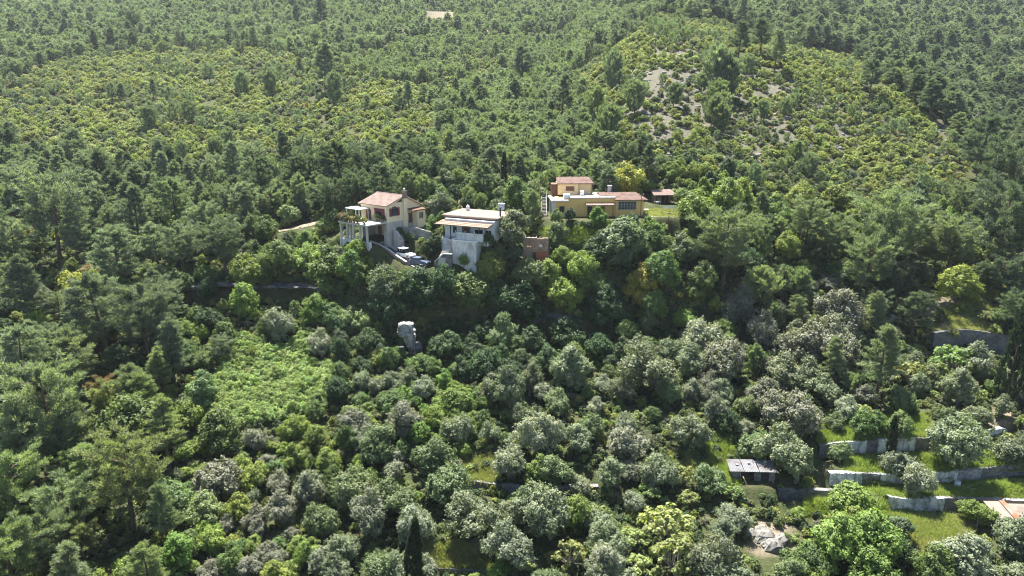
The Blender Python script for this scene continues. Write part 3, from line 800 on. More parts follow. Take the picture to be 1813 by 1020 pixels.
stone_wall('yard_wall', YW, 2.0, 'grey wall holding the grassy yard beside the yellow house', .5, .4, 'stone')
t = thing('white_slab', at(1030, 441, 149), R(-4), 'pale concrete slab lying in grass between the ruin and dark trees', 'slab')
MB().bevbox(-2.2, 2.2, -.9, 1.5, -.9, .22, .04).build('slab', M['whiteconc'], t)
MB().box(-.9, 1.2, -.1, .5, .22, .26).build('slab_hatch', M['greymetal'], t)
def car(o, rz, label, paint, glass='carglass', L=4.1, W=1.75, H=1.75, kind='suv'):
    t = thing('parked_car', o, rz, label, 'car', 'cars parked on the driveway')
    h = W / 2
    b = MB()
    prof = [(-L / 2, .45), (-L / 2, .95), (-L / 2 + .1, 1.02), (L * .12, 1.05), (L / 2 - .25, .95), (L / 2, .75), (L / 2, .4), (L / 2 - .3, .3), (-L / 2 + .3, .3)]
    b.prism(prof, 'y', -h, h); b.build('body', M[paint], t)
    g = MB(); x0, x1 = -L / 2 + .12, L * .15
    g.hexa([(x0, -h + .06, 1.02), (x1, -h + .06, 1.04), (x1, h - .06, 1.04), (x0, h - .06, 1.02), (x0 + .16, -h + .16, H - .08), (x1 - .55, -h + .16, H - .08), (x1 - .55, h - .16, H - .08), (x0 + .16, h - .16, H - .08)])
    g.build('window_glass', M[glass], t)
    MB().bevbox(x0 + .12, x1 - .5, -h + .13, h - .13, H - .08, H + .02, .04).build('roof', M[paint], t)
    p = MB()
    for y in (-h + .1, h - .13):
        for xx in (x0 + .75, x0 + 1.5): p.box(xx, xx + .09, y, y + .03, 1.03, H - .06)
    p.build('pillar', M[paint], t)
    for x in (-L * .31, L * .31):
        for s in (-1, 1):
            w = MB().tube([(x, s * (h - .2), .33), (x, s * (h + .02), .33)], .33, 14).build('wheel', M['tyre'], t)
            MB().tube([(x, s * (h + .0), .33), (x, s * (h + .04), .33)], .19, 10).build('rim', M['greymetal'], w)
    for y in (-h + .25, h - .25): MB().box(L / 2 - .02, L / 2 + .03, y - .16, y + .16, .62, .78).build('headlight', M['plastic'], t)
    for y in (-h + .2, h - .2): MB().box(-L / 2 - .03, -L / 2 + .02, y - .1, y + .1, .7, .92).build('tail_light', M['redcloth'], t)
    MB().bevbox(L / 2 - .05, L / 2 + .1, -h + .05, h - .05, .33, .52, .03).build('bumper', M['dark'], t)
c1 = DRIVE[3].lerp(DRIVE[4], .25); c2 = DRIVE[4].lerp(DRIVE[5], .45)
car(c1 + Vector((0, 0, .08)), math.atan2(DRIVE[4].y - DRIVE[3].y, DRIVE[4].x - DRIVE[3].x), 'white off-road car with dark windows at the end of the driveway', 'carwhite', H=1.95)
car(c2 + Vector((.4, 0, .0)), math.atan2(DRIVE[5].y - DRIVE[4].y, DRIVE[5].x - DRIVE[4].x) - .1, 'slate blue car half hidden by bushes in front of the white car', 'carblue', H=1.5)

# ------------------------------------------------------------------ poles, tank, washing line, cables
def pole(px, py, Y, h, label, r=.11, mat='deadwood'):
    p = at(px, py, Y)
    t = thing('utility_pole', Vector((p.x, p.y, ground(p.x, p.y))), 0, label, 'utility pole', 'utility poles by the houses')
    MB().tube([(0, 0, -.5), (0, 0, h * .5), (0, 0, h)], [r, r * .85, r * .65], 8).build('pole_shaft', M[mat], t)
    MB().box(-.5, .5, -.05, .05, h - .6, h - .48).build('crossarm', M['bark'], t)
    for x in (-.42, 0, .42): MB().lathe([(.03, h - .48), (.06, h - .42), (.06, h - .33), (.02, h - .28)], 8, (x, 0)).build('insulator', M['white'], t)
    return t.location + Vector((0, 0, h - .3))
q1 = pole(887, 372, 164, 11.5, 'grey timber pole beside the thin dark cypress above the white house')
q2 = pole(1183, 405, 152.5, 6.3, 'slim dark pole in front of the yard wall', .09, 'brownwood')
q3 = pole(1134, 386, 156.5, 5.6, 'dark pole at the outer corner of the yellow house wing', .09, 'brownwood')
q4 = pole(824, 462, 139.8, 2.6, 'short pole in front of the white house base', .06, 'brownwood')
def cable(a, b, sag, label):
    pts = [a.lerp(b, k / 14) - Vector((0, 0, sag * 4 * (k / 14) * (1 - k / 14))) for k in range(15)]
    tag(MB().tube([p - a for p in pts], .022, 4).build('overhead_cable', M['cable'], loc=a), label, 'cable', 'overhead cables')
cable(q4, at(1010, 440, 147), .5, 'thin cable running from the white base past the ruined hut')
cable(q3, q2, .4, 'short cable between the two dark poles beside the yellow house')
cable(q1, q3, 2.5, 'long cable from the tall grey pole across the yellow house')
t = thing('water_tank', at(888, 371, 158), R(-8), 'grey square water tank on a stand beside the tall pole', 'water tank')
MB().bevbox(-.75, .75, -.65, .65, 0, 1.35, .05).build('tank_body', M['greymetal'], t)
for x in (-.6, .6):
    for y in (-.5, .5): MB().box(x - .05, x + .05, y - .05, y + .05, -2.6, 0).build('leg', M['dark'], t)
MB().lathe([(.25, 1.35), (.25, 1.42), (.1, 1.46)], 10).build('tank_lid', M['greymetal'], t)
t = thing('washing_line', YARD + Vector((.6, -.6, 0)), R(5), 'washing line with white laundry in the grassy yard', 'washing line')
for x in (-.3, 3.6): MB().tube([(x, 0, 0), (x, 0, 2.1)], .04, 6).build('line_post', M['dark'], t)
MB().tube([(-.3, 0, 2.05), (1.6, 0, 1.9), (3.6, 0, 2.05)], .012, 4).build('line', M['cable'], t)
for i, (x, w, h) in enumerate(((0, 1.1, .55), (1.2, .9, .5), (2.2, .35, 1.2), (2.75, .75, .5))):
    MB().hexa([(x, -.02, 1.98 - h), (x + w, .03, 1.93 - h), (x + w, .06, 1.93 - h), (x, .01, 1.98 - h), (x, -.015, 1.98), (x + w, -.015, 1.93), (x + w, .015, 1.93), (x, .015, 1.98)]).build('laundry', M['plastic'], t)
for i, (px, py) in enumerate(((1134, 368), (1143, 371), (1165, 349))):
    p = at(px, py, 162.5 if i < 2 else 169)
    t = thing('patio_table', Vector((p.x, p.y, ground(p.x, p.y))), .3 * i, ['low white table beside the yellow house wing', 'small white table in the yard by the stone edge', 'white table under the outbuilding roof'][i], 'table', 'white yard tables')
    MB().bevbox(-.7, .7, -.4, .4, .68, .75, .02).build('table_top', M['plastic'], t)
    for x in (-.6, .6):
        for y in (-.32, .32): MB().box(x - .03, x + .03, y - .03, y + .03, 0, .68).build('leg', M['plastic'], t)

# ------------------------------------------------------------------ terrace walls
def gtop(px, py, Y): return at(px, py, Y)
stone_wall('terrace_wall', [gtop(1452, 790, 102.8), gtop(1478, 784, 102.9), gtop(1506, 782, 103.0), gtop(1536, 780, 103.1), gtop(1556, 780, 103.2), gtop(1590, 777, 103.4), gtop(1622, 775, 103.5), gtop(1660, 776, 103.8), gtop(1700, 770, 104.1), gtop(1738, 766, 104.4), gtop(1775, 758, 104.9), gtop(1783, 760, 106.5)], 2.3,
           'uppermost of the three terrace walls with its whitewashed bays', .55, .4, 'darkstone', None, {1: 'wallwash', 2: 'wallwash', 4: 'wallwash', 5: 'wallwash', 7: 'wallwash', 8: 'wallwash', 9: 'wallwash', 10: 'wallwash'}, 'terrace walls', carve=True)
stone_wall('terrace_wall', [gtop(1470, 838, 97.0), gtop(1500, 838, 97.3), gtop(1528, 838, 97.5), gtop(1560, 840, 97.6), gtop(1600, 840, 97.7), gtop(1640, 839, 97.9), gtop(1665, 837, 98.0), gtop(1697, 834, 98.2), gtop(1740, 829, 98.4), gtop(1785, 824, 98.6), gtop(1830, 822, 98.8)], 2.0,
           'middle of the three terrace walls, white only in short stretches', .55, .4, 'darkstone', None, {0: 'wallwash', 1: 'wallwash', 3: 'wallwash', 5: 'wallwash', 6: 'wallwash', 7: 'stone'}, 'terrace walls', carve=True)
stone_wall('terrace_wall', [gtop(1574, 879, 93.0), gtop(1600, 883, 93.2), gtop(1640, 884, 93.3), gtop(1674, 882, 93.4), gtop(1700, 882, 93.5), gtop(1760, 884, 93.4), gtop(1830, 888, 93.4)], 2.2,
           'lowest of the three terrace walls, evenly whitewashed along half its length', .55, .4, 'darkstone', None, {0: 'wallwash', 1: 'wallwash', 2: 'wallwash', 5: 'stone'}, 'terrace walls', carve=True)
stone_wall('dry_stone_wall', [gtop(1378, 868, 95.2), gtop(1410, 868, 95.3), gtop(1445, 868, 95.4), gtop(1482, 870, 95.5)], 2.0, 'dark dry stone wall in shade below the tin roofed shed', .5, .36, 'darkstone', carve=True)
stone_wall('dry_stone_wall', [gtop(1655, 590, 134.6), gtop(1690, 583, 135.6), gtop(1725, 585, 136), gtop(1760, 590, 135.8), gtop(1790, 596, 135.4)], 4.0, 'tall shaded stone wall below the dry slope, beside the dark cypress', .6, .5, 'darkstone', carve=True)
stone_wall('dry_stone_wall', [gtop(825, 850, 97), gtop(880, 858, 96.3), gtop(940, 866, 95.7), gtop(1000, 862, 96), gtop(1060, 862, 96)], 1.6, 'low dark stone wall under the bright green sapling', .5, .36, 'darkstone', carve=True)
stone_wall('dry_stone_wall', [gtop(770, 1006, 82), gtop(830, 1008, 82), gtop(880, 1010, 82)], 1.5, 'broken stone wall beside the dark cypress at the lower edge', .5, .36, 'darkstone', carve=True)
p = at(1726, 855, 96)
t = thing('white_door', Vector((p.x, p.y, ground(p.x, p.y) + .05)), R(20), 'old white door lying flat on the grass terrace', 'door')
MB().bevbox(-.95, .95, -.45, .45, .0, .08, .02).build('door_leaf', M['plastic'], t)
MB().box(-.7, .6, -.28, .28, .08, .10).build('door_glass', M['glass'], t)
p = at(1697, 848, 96.6)
t = thing('water_barrel', Vector((p.x, p.y, ground(p.x, p.y))), 0, 'pale blue barrel standing against the middle terrace wall', 'barrel')
MB().lathe([(.36, 0), (.42, .3), (.42, .8), (.36, 1.05), (.30, 1.06)], 12).build('barrel_body', M['bluewall'], t)
MB().lathe([(.31, 1.06), (.31, 1.12), (.05, 1.13)], 12).build('barrel_lid', M['greymetal'], t)

# ------------------------------------------------------------------ rock: pinnacle, ledge, boulders
def rock_mesh(mb, rings, n=18, seed=1, amp=.16):
    """a rock from horizontal rings (cx, cy, rx, ry, z) with faceted, uneven outline"""
    r = np.random.default_rng(seed)
    base = r.normal(0, 1, (n,))
    vs = []
    for i, (cx, cy, rx, ry, z) in enumerate(rings):
        for k in range(n):
            t = 2 * math.pi * k / n
            q = 1 + amp * (base[k] * .6 + r.normal() * .55)
            ex = abs(math.cos(t)) ** .6 * math.copysign(1, math.cos(t)); ey = abs(math.sin(t)) ** .6 * math.copysign(1, math.sin(t))
            vs.append((cx + rx * ex * q, cy + ry * ey * q, z + r.normal() * amp * .5))
    fs = []
    for i in range(len(rings) - 1):
        for k in range(n): fs.append((i * n + k, i * n + (k + 1) % n, (i + 1) * n + (k + 1) % n, (i + 1) * n + k))
    fs.append(tuple(range((len(rings) - 1) * n, len(rings) * n))); fs.append(tuple(range(n - 1, -1, -1)))
    mb.add(vs, fs)
def crag(mb, prof, n=30, step=.22, seed=1, rough=.11):
    """a weathered rock from a profile of (z, cx, cy, rx, ry): squarish plan, strata grooves, upright cracks, chipped surface"""
    r = np.random.default_rng(seed)
    zs = [q[0] for q in prof]
    Z = np.arange(zs[0], zs[-1] + 1e-6, step)
    cr = r.random(n) < .22
    strata = r.random(len(Z)) < .25
    coarse = r.normal(0, 1, (len(Z) // 4 + 2, n // 3 + 1))
    vs = []
    for i, z in enumerate(Z):
        cx, cy, rx, ry = [float(np.interp(z, zs, [q[k] for q in prof])) for k in (1, 2, 3, 4)]
        for k in range(n):
            t = 2 * math.pi * k / n
            ex = abs(math.cos(t)) ** .55 * math.copysign(1, math.cos(t)); ey = abs(math.sin(t)) ** .55 * math.copysign(1, math.sin(t))
            q = 1 + rough * (.9 * coarse[i // 4, (k // 3) % coarse.shape[1]] + .4 * r.normal()) - .13 * cr[k] * (coarse[i // 4, 0] > -.6) - .10 * strata[i]
            vs.append((cx + rx * ex * q, cy + ry * ey * q, z + r.normal() * step * .22))
    m_ = len(Z)
    fs = [(i * n + k, i * n + (k + 1) % n, (i + 1) * n + (k + 1) % n, (i + 1) * n + k) for i in range(m_ - 1) for k in range(n)]
    c0 = len(vs); top = prof[-1]
    vs.append((top[1], top[2], Z[-1] + .12))
    fs += [((m_ - 1) * n + k, (m_ - 1) * n + (k + 1) % n, c0) for k in range(n)]
    mb.add(vs, fs)
t = thing('rock_pinnacle', ROCK, 0, 'grey limestone pinnacle with a square cap block rising from the trees', 'rock')
m = MB(); crag(m, [(-2, .95, .4, .9, 1.1), (0, .9, .4, .62, .8), (1.0, .8, .3, .74, .8), (2.0, .6, .3, .9, .9), (2.9, .5, .2, 1.0, 1.0), (3.4, .4, .2, 1.1, 1.1), (3.8, .35, .2, 1.15, 1.1)], seed=5); m.build('rock_column', M['limestone'], t)
m = MB(); crag(m, [(3.45, -.1, .1, 1.1, .9), (3.7, -.25, .0, 1.5, 1.2), (4.6, -.2, .0, 1.62, 1.25), (5.4, -.1, .0, 1.6, 1.25), (5.9, -.1, .1, 1.4, 1.1), (6.2, .1, .2, .9, .8)], seed=9, rough=.11); m.build('cap_block', M['limestone'], t)
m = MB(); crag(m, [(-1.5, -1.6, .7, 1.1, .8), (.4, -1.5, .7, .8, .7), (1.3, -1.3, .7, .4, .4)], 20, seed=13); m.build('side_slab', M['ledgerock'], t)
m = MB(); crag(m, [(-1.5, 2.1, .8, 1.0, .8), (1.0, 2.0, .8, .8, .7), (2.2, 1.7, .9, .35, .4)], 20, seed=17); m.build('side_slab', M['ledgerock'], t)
def rock_face(name, pts, h0, h1, seed, label, depth=1.6):
    """a strip of cliff along top points, with ledges and an overhang"""
    r = np.random.default_rng(seed)
    P = dense(pts, .7)
    base = P[0]
    rows = 8
    vs, fs = [], []
    for i, p in enumerate(P):
        a, b = P[max(i - 1, 0)], P[min(i + 1, len(P) - 1)]
        d = Vector((b.x - a.x, b.y - a.y, 0)).normalized(); n = Vector((d.y, -d.x, 0))
        h = h0 + (h1 - h0) * (.5 + .5 * math.sin(i * .31 + seed))
        for k in range(rows + 1):
            f = k / rows
            bulge = .55 * math.sin(f * 9 + .4 * math.sin(i * .23)) * (1 - .4 * f) + .35 * r.normal() * .5 + (.7 if f < .35 else 0) + .5 * math.sin(i * .5 + f * 2)
            q = p - base + n * (bulge - (depth if k in (0,) else 0)) - Vector((0, 0, f * h + r.normal() * .06 - .12))
            vs.append(q)
    for i in range(len(P) - 1):
        for k in range(rows):
            a = i * (rows + 1) + k
            fs.append((a, a + 1, a + rows + 2, a + rows + 1))
    o = MB().add(vs, fs).build(name, M['ledgerock'], loc=base)
    return tag(o, label, 'rock face', 'rock faces below the houses')
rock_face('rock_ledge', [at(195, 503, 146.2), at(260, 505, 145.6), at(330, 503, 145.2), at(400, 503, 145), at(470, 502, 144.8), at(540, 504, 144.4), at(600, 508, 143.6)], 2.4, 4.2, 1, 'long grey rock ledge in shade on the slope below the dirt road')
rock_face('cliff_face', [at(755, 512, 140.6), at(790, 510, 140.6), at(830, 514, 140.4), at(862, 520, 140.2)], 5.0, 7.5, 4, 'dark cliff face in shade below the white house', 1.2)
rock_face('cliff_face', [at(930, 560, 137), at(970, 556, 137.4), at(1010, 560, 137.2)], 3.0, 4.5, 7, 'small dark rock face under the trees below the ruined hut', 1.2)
SCREE = at(1364, 968, 85.2)
t = thing('pale_rock_outcrop', Vector((SCREE.x, SCREE.y, ground(SCREE.x, SCREE.y))), 0, 'pale broken rock outcrop beside the big bright green tree', 'rock')
for i in range(9):
    r_ = random.Random(40 + i)
    x, y = r_.uniform(-2.4, 2.4), r_.uniform(-.8, 3.2)
    s = r_.uniform(.7, 1.5)
    gz = ground(SCREE.x + x, SCREE.y + y) - t.location.z
    m = MB(); rock_mesh(m, [(0, 0, s, s * .8, -.8), (0, 0, s * 1.05, s * .9, .1), (.05, .1, s * .8, s * .75, .5 * s), (.1, .2, s * .4, s * .4, .8 * s)], 12, 60 + i, .16)
    m.v = [(a + x, b + y, c + gz) for a, b, c in m.v]
    m.build('boulder', M['palerock'], t)
for i, (px, py, Y, s, lab) in enumerate([(1575, 567, 142, 1.5, 'pale boulder among grey bushes on the slope above the olives'), (1437, 563, 141, 1.1, 'small pale boulder between grey bushes and young pines'), (1690, 540, 147, .9, 'pale stone on the dry slope above the tall shaded wall'), (84, 612, 130, 1.9, 'dark boulder in shade under the slender pines'), (325, 765, 107, .8, 'white stone showing between bushes on the lower slope'), (1062, 296, 186, 1.3, 'pale rock on the slope behind the upper room of the yellow house')]):
    p = at(px, py, Y); g = ground(p.x, p.y)
    m = MB(); rock_mesh(m, [(0, 0, s, s * .8, -.6), (0, 0, s * 1.1, s * .9, .2), (.05, .1, s * .8, s * .75, .6 * s), (.1, .2, s * .4, s * .4, .85 * s)], 14, 80 + i, .15)
    tag(m.build('boulder', M['palerock' if i not in (3,) else 'limestone'], loc=(p.x, p.y, g)), lab, 'boulder', 'boulders on the slopes')
# ------------------------------------------------------------------ ground sheet: zones of soil, grass, rock
def in_poly(px, py, poly):
    px, py = np.asarray(px), np.asarray(py)
    ins = np.zeros(px.shape, bool)
    n = len(poly)
    for i in range(n):
        x0, y0 = poly[i]; x1, y1 = poly[(i + 1) % n]
        if y0 == y1: continue
        c = ((y0 > py) != (y1 > py)) & (px < (x1 - x0) * (py - y0) / (y1 - y0) + x0)
        ins ^= c
    return ins
def soft(px, py, poly):
    return in_poly(px, py, poly).astype(float)
GX, GY_, GD = project(XG, YY, HG)
def blur(a, n=2):
    for _ in range(n):
        a = a.copy()
        a[1:-1] = .25 * a[:-2] + .5 * a[1:-1] + .25 * a[2:]
        a[:, 1:-1] = .25 * a[:, :-2] + .5 * a[:, 1:-1] + .25 * a[:, 2:]
    return a
GRASS_ALL = [[(1495,808),(1800,800),(1900,835),(1500,838)], [(1500,858),(1900,850),(1900,885),(1580,882)], [(1440,745),(1640,735),(1640,778),(1450,786)],
         [(1580,905),(1690,915),(1700,960),(1600,950)], [(835,335),(885,335),(890,372),(835,372)], [(1135,379),(1136,379),(1136,380),(1135,380)], [(950,405),(1060,405),(1050,432),(960,432)],
         [(1250,770),(1290,770),(1310,860),(1250,850)], [(1430,885),(1570,890),(1580,930),(1420,910)]]
GRASS = GRASS_ALL
YELLOWG = [[(1135,372),(1200,370),(1200,384),(1138,382)], [(1570,925),(1720,915),(1720,985),(1640,1000)], [(750,960),(880,960),(890,1020),(740,1020)], [(820,790),(880,770),(870,870),(800,850)], [(1660,545),(1760,540),(1760,590),(1650,585)], [(1690,500),(1800,500),(1813,560),(1700,560)], [(1185,800),(1230,800),(1240,850),(1190,850)]]
ROCKY = [[(1090,90),(1230,75),(1330,140),(1350,290),(1280,320),(1160,290),(1090,180)], [(1330,120),(1480,150),(1560,260),(1400,300)], [(1660,210),(1730,200),(1730,270),(1670,280)]]
DIRT = [[(760,22),(960,20),(970,34),(760,36)], [(800,45),(900,48),(880,75),(790,70)], [(1640,505),(1720,560),(1700,590),(1640,560)], [(1750,720),(1800,730),(1790,765),(1740,760)], [(1328,918),(1400,922),(1408,985),(1335,985)], [(750,330),(880,350),(880,375),(780,372)]]
masks = {}
for nm, polys in (('grass', GRASS), ('yellow', YELLOWG), ('rocky', ROCKY), ('dirt', DIRT)):
    a = np.zeros(GX.shape)
    for p_ in polys: a = np.maximum(a, soft(GX, GY_, p_))
    masks[nm] = blur(a, 2)
V = np.stack([XG, YY, HG], -1).reshape(-1, 3)
nu, ny = XG.shape
ii, jj = np.meshgrid(np.arange(nu - 1), np.arange(ny - 1), indexing='ij')
k0 = (ii * ny + jj).ravel()
Fq = np.stack([k0, k0 + ny, k0 + ny + 1, k0 + 1], -1)
gm, nt, b_ = new_mat('hillside_ground')
N, L = nt.nodes, nt.links
tc = N.new('ShaderNodeTexCoord')
def noise(scale, detail=6, rough=.6):
    n = N.new('ShaderNodeTexNoise'); n.inputs['Scale'].default_value = scale; n.inputs['Detail'].default_value = detail; n.inputs['Roughness'].default_value = rough
    L.new(tc.outputs['Object'], n.inputs['Vector']); return n.outputs[0]
def ramp(src, stops):
    r = N.new('ShaderNodeValToRGB')
    e = r.color_ramp.elements
    while len(e) < len(stops): e.new(.5)
    for q, (p_, c) in zip(e, stops): q.position = p_; q.color = (*c, 1)
    L.new(src, r.inputs[0]); return r.outputs[0]
def mixc(f, a, b):
    m = N.new('ShaderNodeMix'); m.data_type = 'RGBA'
    L.new(f, m.inputs[0]) if hasattr(f, 'links') else setattr(m.inputs[0], 'default_value', f)
    L.new(a, m.inputs[6]); L.new(b, m.inputs[7]); return m.outputs[2]
def attr(nm, gain=None, src=None):
    a = N.new('ShaderNodeAttribute'); a.attribute_name = nm
    if src is None: return a.outputs['Fac']
    ad = N.new('ShaderNodeMath'); ad.operation = 'MULTIPLY_ADD'; L.new(src, ad.inputs[0]); ad.inputs[1].default_value = gain; ad.inputs[2].default_value = -gain * .5
    a2 = N.new('ShaderNodeMath'); a2.operation = 'ADD'; a2.use_clamp = True; L.new(a.outputs['Fac'], a2.inputs[0]); L.new(ad.outputs[0], a2.inputs[1])
    m2 = N.new('ShaderNodeMath'); m2.operation = 'MULTIPLY'; m2.use_clamp = True
    g = N.new('ShaderNodeMath'); g.operation = 'MULTIPLY'; g.use_clamp = True; g.inputs[1].default_value = 3; L.new(a.outputs['Fac'], g.inputs[0])
    L.new(a2.outputs[0], m2.inputs[0]); L.new(g.outputs[0], m2.inputs[1])
    return m2.outputs[0]
n_a, n_b, n_c = noise(.09), noise(.7), noise(3.5)
basec = ramp(n_b, [(.3, (.035, .05, .02)), (.5, (.06, .07, .03)), (.66, (.085, .075, .045)), (.78, (.14, .11, .075))])
rock = ramp(n_c, [(.3, (.06, .062, .042)), (.5, (.11, .104, .08)), (.66, (.22, .208, .178))])
grassc = ramp(n_c, [(.3, (.05, .10, .015)), (.5, (.095, .155, .025)), (.7, (.15, .17, .045))])
dryg = ramp(n_b, [(.3, (.08, .11, .03)), (.52, (.15, .17, .055)), (.7, (.2, .185, .09))])
dirt = ramp(n_c, [(.3, (.13, .105, .075)), (.6, (.24, .20, .155))])
c = mixc(attr('rocky', 2.0, n_b), basec, rock)
c = mixc(attr('grass', 1.3, n_b), c, grassc)
c = mixc(attr('yellow', 1.6, n_b), c, dryg)
c = mixc(attr('dirt', .8, n_b), c, dirt)
L.new(c, b_.inputs['Base Color'])
b_.inputs['Roughness'].default_value = .95; b_.inputs['Specular IOR Level'].default_value = .1
bp = N.new('ShaderNodeBump'); bp.inputs['Strength'].default_value = .8; bp.inputs['Distance'].default_value = .25
L.new(n_c, bp.inputs['Height']); L.new(bp.outputs[0], b_.inputs['Normal'])
me = np_mesh('hillside', V, Fq, gm)
for nm, a in masks.items():
    at_ = me.attributes.new(nm, 'FLOAT', 'POINT'); at_.data.foreach_set('value', a.astype(np.float32).ravel())
me.polygons.foreach_set('use_smooth', [True] * len(Fq))
tag(bpy.data.objects.new('hillside', me), kind='structure')
COL.objects.link(bpy.data.objects['hillside'])

# ------------------------------------------------------------------ plants: crowns made of leaf-sized faces
rg = np.random.default_rng(5)
def unit(v): return v / np.maximum(np.linalg.norm(v, axis=-1, keepdims=True), 1e-9)
def rdirs(n): return unit(rg.normal(size=(n, 3)))
def leaves(c, nrm, size, aspect=1.6, tint=None, up=None):
    """diamond leaves: centres c, facing nrm, long axis random or along up"""
    n = len(c)
    a = rg.normal(size=(n, 3)) if up is None else up
    a = unit(a - nrm * (a * nrm).sum(1, keepdims=True))
    b = np.cross(nrm, a)
    s = np.asarray(size).reshape(-1, 1) * np.ones((n, 1))
    V = np.stack([c - a * s * aspect * .5, c + b * s * .5, c + a * s * aspect * .5, c - b * s * .5], 1).reshape(-1, 3)
    F = np.arange(4 * n).reshape(-1, 4)
    T = np.repeat(tint if tint is not None else np.full(n, .5), 4)
    return V, F, T
def crown_lobes(lobes, sub, per, sub_r, leaf, flat=1.0, inner=.18, up_bias=.25, under=.25, aspect=1.6, spray=0, reach=.5):
    """lobes: (centre, radius); each carries sub-clumps on its surface; each sub-clump carries leaves"""
    C, Nn, S, T = [], [], [], []
    for (lc, lr) in lobes:
        lc = np.array(lc)
        d = rdirs(sub * 2)
        keep = rg.random(len(d)) < np.where(d[:, 2] < -.3, under, 1.0)
        d = d[keep][:sub]
        lt = rg.normal(0, .13)
        for dd in d:
            rr = lr * rg.uniform(.78, 1.05)
            cc = lc + dd * rr * np.array([1, 1, flat])
            k = max(3, int(per * rg.uniform(.6, 1.35)))
            e = rdirs(k)
            e = unit(e + dd * .55)
            rad = sub_r * rg.uniform(.7, 1.3)
            pos = cc + (e * .68 + rg.normal(0, .30, (k, 3))) * rad * np.array([1, 1, 1.0])
            nn = unit(e * .9 + dd * .5 + rg.normal(0, .3, (k, 3)) + np.array([0, 0, up_bias]))
            t = np.clip(.5 + lt + rg.normal(0, .2) + rg.normal(0, .12, k), 0, 1)
            C.append(pos); Nn.append(nn); S.append(leaf * rg.uniform(.7, 1.35, k)); T.append(t)
        for _ in range(spray):      # twigs that stand out of the lobe
            d0 = unit((rdirs(1)[0] + np.array([0, 0, .55]))[None])[0]
            k = int(per * rg.uniform(.5, 1.0))
            f = rg.random(k)[:, None] ** .8
            C.append(lc + d0 * (lr * .75 + (lr * .25 + reach * rg.uniform(.5, 1.2)) * f) + rg.normal(0, .11, (k, 3)) * (1.25 - f))
            Nn.append(unit(rg.normal(0, .7, (k, 3)) + d0 * .3 + np.array([0, 0, .5]))); S.append(leaf * rg.uniform(.7, 1.2, k)); T.append(np.clip(.5 + lt + rg.normal(.08, .2) + rg.normal(0, .1, k), 0, 1))
        k = int(sub * per * inner)
        e = rdirs(k)
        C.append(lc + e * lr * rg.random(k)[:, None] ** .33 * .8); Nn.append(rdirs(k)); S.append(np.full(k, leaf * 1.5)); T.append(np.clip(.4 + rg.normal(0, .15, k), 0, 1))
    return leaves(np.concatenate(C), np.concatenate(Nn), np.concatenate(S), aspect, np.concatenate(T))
def lobes_for(dia, h0, h1, n, lr, top=1.0, seed=0):
    """n lobes filling an uneven dome between heights h0 and h1"""
    r = np.random.default_rng(seed)
    out = []
    lean = r.normal(0, .14, 2) * dia; a0 = r.uniform(0, 6.28); asym = r.uniform(.1, .4)
    for i in range(n):
        for _ in range(30):
            t = r.random() ** .8
            a = i * 2.4 + r.normal(0, .5)
            w = dia / 2 * (math.sin(math.pi * min(1, (.22 + .72 * t))) ** .7) * r.uniform(.5, 1.0) * (1 + asym * math.cos(a - a0))
            R_ = lr * r.uniform(.5, 1.35)
            p = np.array([math.cos(a) * max(0, w - R_ * .8) + lean[0] * t, math.sin(a) * max(0, w - R_ * .8) + lean[1] * t, h0 + R_ * .6 + (h1 - h0 - R_ * 1.5) * t])
            if all(np.linalg.norm((p - q) * np.array([1, 1, 1.1])) > .5 * (R_ + r2) for q, r2 in out): break
        out.append((p, R_))
    return out
def limb_mesh(h0, lobes, r0, dia, forks=2, seed=0):
    m = MB(); r = random.Random(seed)
    for f in range(forks):
        a = r.uniform(0, 6.28)
        base = Vector((math.cos(a) * r0 * .5 * (forks > 1), math.sin(a) * r0 * .5 * (forks > 1), -.4))
        fork = Vector((math.cos(a) * dia * .06 * (forks > 1), math.sin(a) * dia * .06 * (forks > 1), h0 * .75))
        rr = r0 / (forks ** .5)
        m.tube([base, base.lerp(fork, .4) + Vector((r.uniform(-.1, .1), r.uniform(-.1, .1), 0)), fork], [rr * 1.25, rr, rr * .85], 6)
        for j, (c, lr) in enumerate(lobes):
            if j % forks == f:
                c = Vector(c); mid = fork.lerp(c, .5) + Vector((r.uniform(-.2, .2), r.uniform(-.2, .2), .15))
                m.tube([fork, mid, c], [rr * .6, rr * .38, rr * .14], 4, cap=False)
    return m
PROTO = {}    # kind -> list of dicts: crown (near), crown_far, trunk, dia, height, hc (crown centre height)
def register(kind, mk, seeds, mat, bark):
    PROTO[kind] = []
    for s in seeds:
        d = mk(s)
        ent = dict(dia=d['dia'], h=d['h'], hc=d['hc'])
        for lod in ('near', 'far'):
            V, F, T = d[lod]
            ent['crown_' + lod] = np_mesh(kind + '_crown', V, F, M[mat], T)
            tm = d.get('trunk')
            if tm is not None:
                nv = len(V)
                tv, tf = tm.v, tm.f
                # joined trunk and crown for the woods
                me = bpy.data.meshes.new(kind + '_whole')
                allf = [tuple(f) for f in F.tolist()] + [tuple(i + nv for i in f) for f in tf]
                if lod == 'far':
                    me.from_pydata(V.tolist() + [tuple(v) for v in tv], [], allf)
                    me.materials.append(M[mat]); me.materials.append(M[bark])
                    me.polygons.foreach_set('material_index', [0] * len(F) + [1] * len(tf))
                    a = me.attributes.new('tint', 'FLOAT', 'POINT'); a.data.foreach_set('value', list(T) + [.5] * len(tv))
                    ent['whole_far'] = me
        if d.get('trunk') is not None: ent['trunk'] = d['trunk'].mesh(kind + '_trunk', M[bark])
        else: ent['trunk'] = None; ent['whole_far'] = ent['crown_far']
        PROTO[kind].append(ent)
